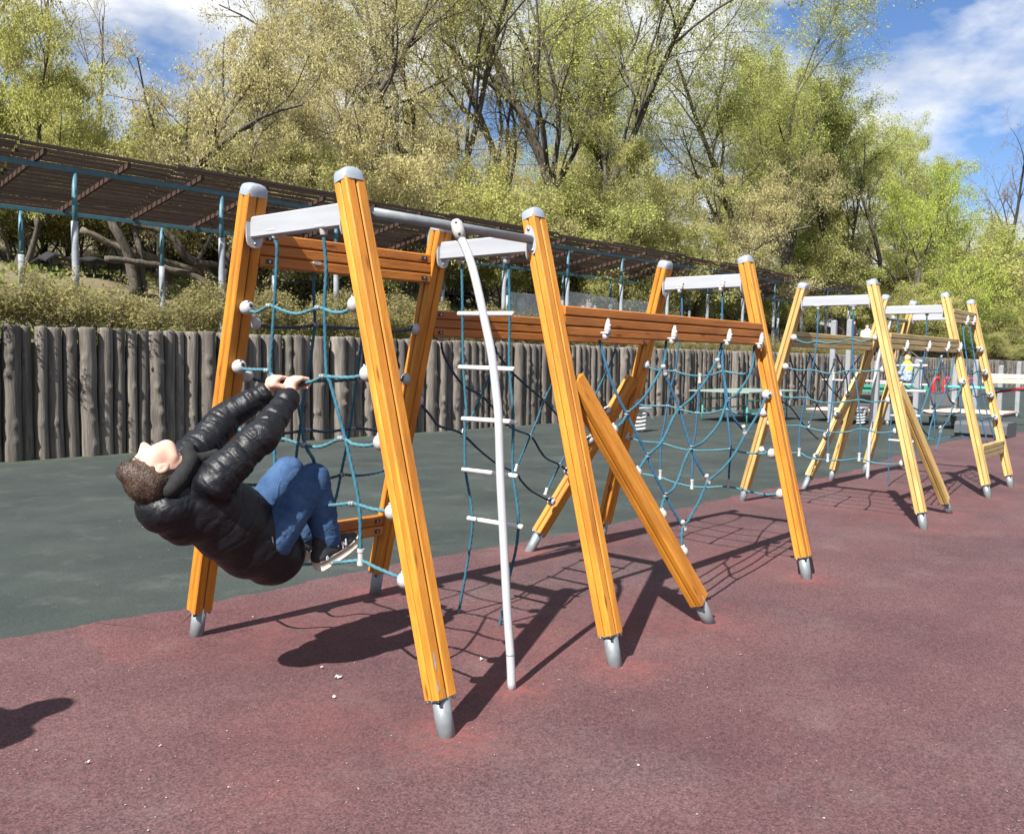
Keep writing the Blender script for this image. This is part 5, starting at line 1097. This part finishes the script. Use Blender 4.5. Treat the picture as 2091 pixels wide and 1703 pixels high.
for i, (p0, p1, lab) in enumerate((((1038,596),(1153,606),'clear plastic sheet hung left of the second front post\'s top'), ((1155,594),(1265,610),'clear plastic sheet in front of the man in the dark cap'), ((1268,610),(1340,618),'clear plastic sheet right of the man in the dark cap'))):
    a, b = PY(*p0, 15.06), PY(*p1, 15.06); mb = MB(); n = 14; zb = 2.35; r_ = random.Random(i)
    top = [Vector((a.x+(b.x-a.x)*j/n, 15.06+.02*math.sin(j*1.3), a.z+(b.z-a.z)*j/n)) for j in range(n+1)]; bot = [Vector((p.x, p.y+.03*math.sin(j*.9+1), zb)) for j, p in enumerate(top)]
    v = top+bot+[p+Vector((0,.004,0)) for p in top+bot]; m_ = n+1
    mb.add(v, [(j,j+1,m_+j+1,m_+j) for j in range(n)]+[(2*m_+j,3*m_+j,3*m_+j+1,2*m_+j+1) for j in range(n)]); o = build('plastic_sheet', mb, M_film, smooth=True); tag(o, lab, 'plastic sheet')

# ------------------------------------------------------------------ other people
def sitter(c, face, lab, coat, trousers, hairm, cap_=None, s=1.0, vest=None, back=None):
    """seated person; c is the seat point, face the heading in degrees"""
    root = thing('person', lab, 'person', tuple(c)); ca, sa = math.cos(math.radians(face)), math.sin(math.radians(face)); c = np.array(c, float)
    W_ = lambda f, l, u: c + s*np.array([f*ca-l*sa, f*sa+l*ca, u])
    def vol(): return Vol(c-.75*s, c+1.05*s*np.array([1,1,1]), .016*s)
    v = vol(); v.ell(W_(.05,0,.74), (.085*s,.085*s,.115*s), None, .02*s); v.ell(W_(.13,0,.72), (.025*s,)*3, None, .02*s); v.chain([W_(.04,0,.66), W_(0,0,.52), W_(0,0,.05)], [.05*s,.10*s,.12*s], .04*s)
    for l in (-1,1): v.chain([W_(0,l*.19,.50), W_(.10,l*.22,.25), W_(.32,l*.12,.22)], [.05*s,.04*s,.03*s], .03*s); v.ell(W_(.37,l*.11,.22), (.045*s,.04*s,.03*s), None, .02*s); v.chain([W_(.0,l*.10,.05), W_(.42,l*.12,.06), W_(.44,l*.12,-.38), W_(.54,l*.12,-.42)], [.08*s,.06*s,.045*s,.035*s], .03*s)
    v.obj('body', M_skin, root, 1)
    v = vol(); v.chain([W_(.02,0,.56), W_(0,0,.35), W_(-.01,0,.06)], [.13*s,.155*s,.16*s], .05*s, noise=.02*s, nsc=9)
    for l in (-1,1): v.chain([W_(0,l*.19,.51), W_(.10,l*.23,.25), W_(.29,l*.13,.22)], [.078*s,.065*s,.052*s], .04*s, noise=.012*s, nsc=10)
    cj = v.obj('coat', coat, root, 1)
    if vest: v = vol(); v.chain([W_(.02,0,.55), W_(0,0,.36)], [.145*s,.168*s], .05*s); v.obj('vest', vest, cj, 1)
    v = vol()
    for l in (-1,1): v.chain([W_(.0,l*.10,.05), W_(.42,l*.12,.06), W_(.44,l*.12,-.34)], [.10*s,.08*s,.065*s], .03*s)
    v.obj('trousers', trousers, root, 1)
    v = vol(); v.ell(W_(.025,0,.78), (.10*s,.10*s,.10*s), None, .02*s, noise=.02*s, nsc=20); v.ell(W_(.16,0,.70), (.09*s,.09*s,.10*s), None, .01, cut=True)
    v.obj('hair', hairm, root, 1)
    if cap_: v = vol(); v.ell(W_(.04,0,.815), (.108*s,.108*s,.065*s), None, .02*s); v.chain([W_(.08,-.04,.80), W_(.18,0,.785), W_(.08,.04,.80)], [.02*s]*3, .02*s); v.obj('cap', cap_, root, 1)
    return root
M_grey_coat = mat('grey_coat', (.16,.15,.16), .85, (.22,.21,.22), 8, 4); M_dark = mat('dark_cloth', (.02,.02,.025), .85, (.035,.035,.04), 8, 4); M_navy = mat('navy_cap', (.012,.018,.04), .7)
M_hiv = mat('hi_vis_yellow', (.62,.72,.04), .6); M_blond = mat('blond_hair', (.46,.30,.14), .6, (.58,.40,.21), 30, 3); M_print = mat('blue_print_cloth', (.03,.10,.26), .8, (.45,.50,.56), 22, 2); M_white_c = mat('white_cloth', (.62,.66,.72), .8, (.72,.75,.80), 8, 3); M_brownc = mat('brown_coat', (.10,.055,.035), .85)
def seat_at(px, py, Y): p = PY(px, py, Y); return p
def bench(c, L_, lab):
    t = thing('bench', lab, 'bench', (c.x, c.y, bank(c.x, c.y))); mb = MB(); mb.cbox(c-Vector((L_/2,0,.06)), c+Vector((L_/2,0,-.06)), .04, .4, .006, (0,0,1)); build('seat', mb, M_slat, t)
    for dx in (-L_*.4, L_*.4): mb = MB(); mb.box((c.x+dx, c.y, (c.z-.1+bank(c.x, c.y))/2), (.06,.34, c.z-.08-bank(c.x, c.y)+.06)); build('leg', mb, M_rafter, t)
p = PY(1202,612,16.4); s1 = Vector((p.x, 16.4, p.z-.76)); bench(s1, 2.4, 'low bench under the pergola behind the plastic sheet')
sitter(s1, 205, 'man in a dark cap and grey coat sitting behind the plastic sheet', M_grey_coat, M_dark, M_hair, M_navy)
p = PY(1163,626,16.5); s2 = Vector((p.x, 16.5, p.z-.76)); sitter(s2, 160, 'person in a brown coat sitting half hidden by the second front post', M_brownc, M_dark, M_hair)
p = PY(1766,668,14.4); s3 = Vector((p.x, 14.6, p.z-.6)); bench(s3, 4.2, 'low bench behind the palisade at the pale frame')
sitter(s3+Vector((-1.0,0,0)), 250, 'person in dark clothes sitting behind the palisade, left of the pale frame\'s tall posts', M_dark, M_dark, M_hair); sitter(s3+Vector((.9,0,-.1)), 200, 'person in a white top sitting behind the palisade by the pale frame', M_white_c, M_dark, M_hair)

# ------------------------------------------------------------------ far playground: balance course on grey posts
M_gpost = mat('grey_square_post', (.17,.18,.19), .6, (.22,.23,.24), 6, 4); M_deck = mat('pinkish_deck_board', (.50,.33,.26), .7, (.60,.42,.34), 5, 6, stretch=(1,1,1), rand=.12); M_redp = mat('red_plastic', (.42,.012,.018), .45); M_dgrey = mat('dark_grey_panel', (.06,.062,.066), .6); M_gpan = mat('green_panel', (.03,.20,.14), .5); M_turq = mat('turquoise_rail', (.10,.40,.40), .45)
bc = thing('balance_course', 'far play course of grey posts, pinkish decks and rails at the right', 'play equipment', (24, 7, 0))
def gpost(px, ptop, pbase, w=.12):
    b = G(px, pbase); ht = PY(px, ptop, b.y).z; mb = MB(); mb.cbox((b.x,b.y,.12),(b.x,b.y,ht), w, w, .012); p_ = build('post', mb, M_gpost, bc); mb = MB(); mb.ball((b.x,b.y,ht), w*.56, 10, 6, (1,1,.35)); build('cap', mb, M_cap, p_, True); mb = MB(); mb.tube([(b.x,b.y,-.02),(b.x,b.y,.13)], .045, 10); build('foot', mb, M_foot, p_, True); return b
for a in ((1695,655,872),(1727,653,870),(1786,738,872),(1812,740,868),(1868,735,872),(1874,757,868),(1946,718,872),(1988,736,866),(2039,748,862),(2076,740,852)): gpost(*a)
def deck(x0, x1, y0, y1, z, n, name='deck'):
    mb = MB(); mb.box(((x0+x1)/2,(y0+y1)/2,z-.06),(x1-x0-.04,y1-y0-.04,.06)); d_ = build(name, mb, M_dgrey, bc); w = (x1-x0)/n
    for i in range(n): mb = MB(); mb.cbox((x0+w*(i+.5),y0,z),(x0+w*(i+.5),y1,z), w-.012, .035, .004, (1,0,0)); build('board', mb, M_deck, d_)
    return d_
deck(22.2,23.6,4.6,6.1,.42,8); deck(23.0,24.2,6.3,7.6,.34,7); deck(22.4,23.6,7.7,9.2,.30,7)
for y0, y1, z in ((4.3,5.6,1.12),(4.3,5.6,1.24)): mb = MB(); mb.cbox((24.6,y0,z),(24.6,y1,z), .11, .035, .004, (0,0,1)); build('rail_board', mb, M_deck, bc)
for (a, b, m_, r_) in (((22.8,5.0,.98),(22.8,6.0,.98),M_turq,.035), ((24.9,3.6,.92),(24.9,5.6,.92),M_turq,.04), ((23.4,7.4,1.05),(23.4,9.2,1.05),M_white,.022), ((23.2,6.5,1.0),(23.2,7.7,1.0),M_white,.022), ((24.6,4.4,1.02),(24.9,5.4,.82),M_redp,.03), ((24.6,3.9,1.02),(24.9,4.4,.82),M_redp,.03)):
    mb = MB(); mb.tube([a,b], r_, 8); build('rail', mb, m_, bc, True)
for y0, y1, z, h in ((7.5,8.3,.86,.20),(6.6,7.5,.88,.18)): mb = MB(); mb.cbox((23.6,y0,z),(23.6,y1,z), h, .03, .004, (0,0,1)); build('panel', mb, M_gpan, bc)
for y0, y1, z, h in ((7.0,8.6,.55,.34),(5.7,6.6,.62,.30)): mb = MB(); mb.cbox((23.9,y0,z),(23.9,y1,z), h, .04, .006, (0,0,1)); build('panel', mb, M_dgrey, bc)
mb = MB(); mb.cbox((20.9,4.15,.16),(20.9,5.15,.16), .30, .9, .06, (0,0,1)); build('balance_box', mb, M_dgrey, bc)
rf = thing('red_climber', 'red plastic climbing bars on a dark board beyond the pale frame', 'play equipment', (24.3, 6.1, 0))
mb = MB(); mb.cbox((24.3,5.75,.74),(24.3,6.75,.74), .14, .05, .006, (0,0,1)); build('board', mb, M_dgrey, rf)
for y_ in (5.80,6.68): mb = MB(); mb.cbox((24.3,y_,0),(24.3,y_,.70), .08, .08, .01); build('post', mb, M_gpost, rf)
for i in range(4):
    y_ = 5.86+.26*i; mb = MB(); mb.tube([(24.26,y_,.50),(24.22,y_,.80),(24.22,y_,1.05),(24.26,y_-.02,1.16),(24.30,y_-.09,1.17),(24.30,y_-.10,1.10)], [.045,.045,.045,.045,.04,.03], 8); build('bar', mb, M_redp, rf, True)
cp = PY(1854,738,7.6); sitter(Vector((cp.x, 7.6, cp.z-.66*.78)), 60, 'blond child in a yellow vest and blue clothes playing at the far course', M_print, M_print, M_blond, None, .78, M_hiv)

# the bystander just outside the left edge, whose shadow falls into the picture
bx_, by_ = -.04, 3.54
bp = thing('person', 'bystander standing just outside the left edge, only the shadow in view', 'person', (bx_, by_, 0))
v = Vol((bx_-.4,by_-.42,-.02), (bx_+.4,by_+.42,1.80), .016); O = lambda a, b, c: (bx_+a, by_+b, c)
v.ell(O(0,0,1.60), (.085,.08,.115), None, .02); v.chain([O(0,0,1.52),O(0,0,1.38),O(0,0,.95)], [.05,.11,.12], .05)
for l in (-1,1): v.chain([O(0,l*.15,1.40),O(.02,l*.17,1.12),O(.10,l*.15,.88)], [.055,.045,.035], .03); v.ell(O(.12,l*.15,.82), (.03,.02,.05), None, .02); v.chain([O(0,l*.09,.95),O(0,l*.10,.50),O(0,l*.10,.09),O(.12,l*.11,.04)], [.085,.06,.045,.04], .03)
v.obj('body', M_skin, bp, 1)
v = Vol((bx_-.4,by_-.42,.6), (bx_+.4,by_+.42,1.6), .016); v.chain([O(0,0,1.43),O(0,0,1.2),O(0,0,.85)], [.13,.155,.16], .05, noise=.02, nsc=9)
for l in (-1,1): v.chain([O(0,l*.15,1.40),O(.02,l*.17,1.12),O(.10,l*.15,.90)], [.08,.065,.055], .03)
v.obj('coat', M_grey_coat, bp, 1)
v = Vol((bx_-.3,by_-.3,0), (bx_+.3,by_+.3,1.1), .016)
for l in (-1,1): v.chain([O(0,l*.09,.92),O(0,l*.10,.50),O(0,l*.10,.10)], [.11,.085,.07], .03)
v.obj('trousers', M_dark, bp, 1)
v = Vol((bx_-.2,by_-.2,1.45), (bx_+.2,by_+.2,1.80), .012); v.ell(O(-.012,0,1.63), (.10,.095,.10), None, .02, noise=.01, nsc=20); v.ell(O(.12,0,1.56), (.09,.10,.10), None, .01, cut=True); v.obj('hair', M_hair, bp, 1)
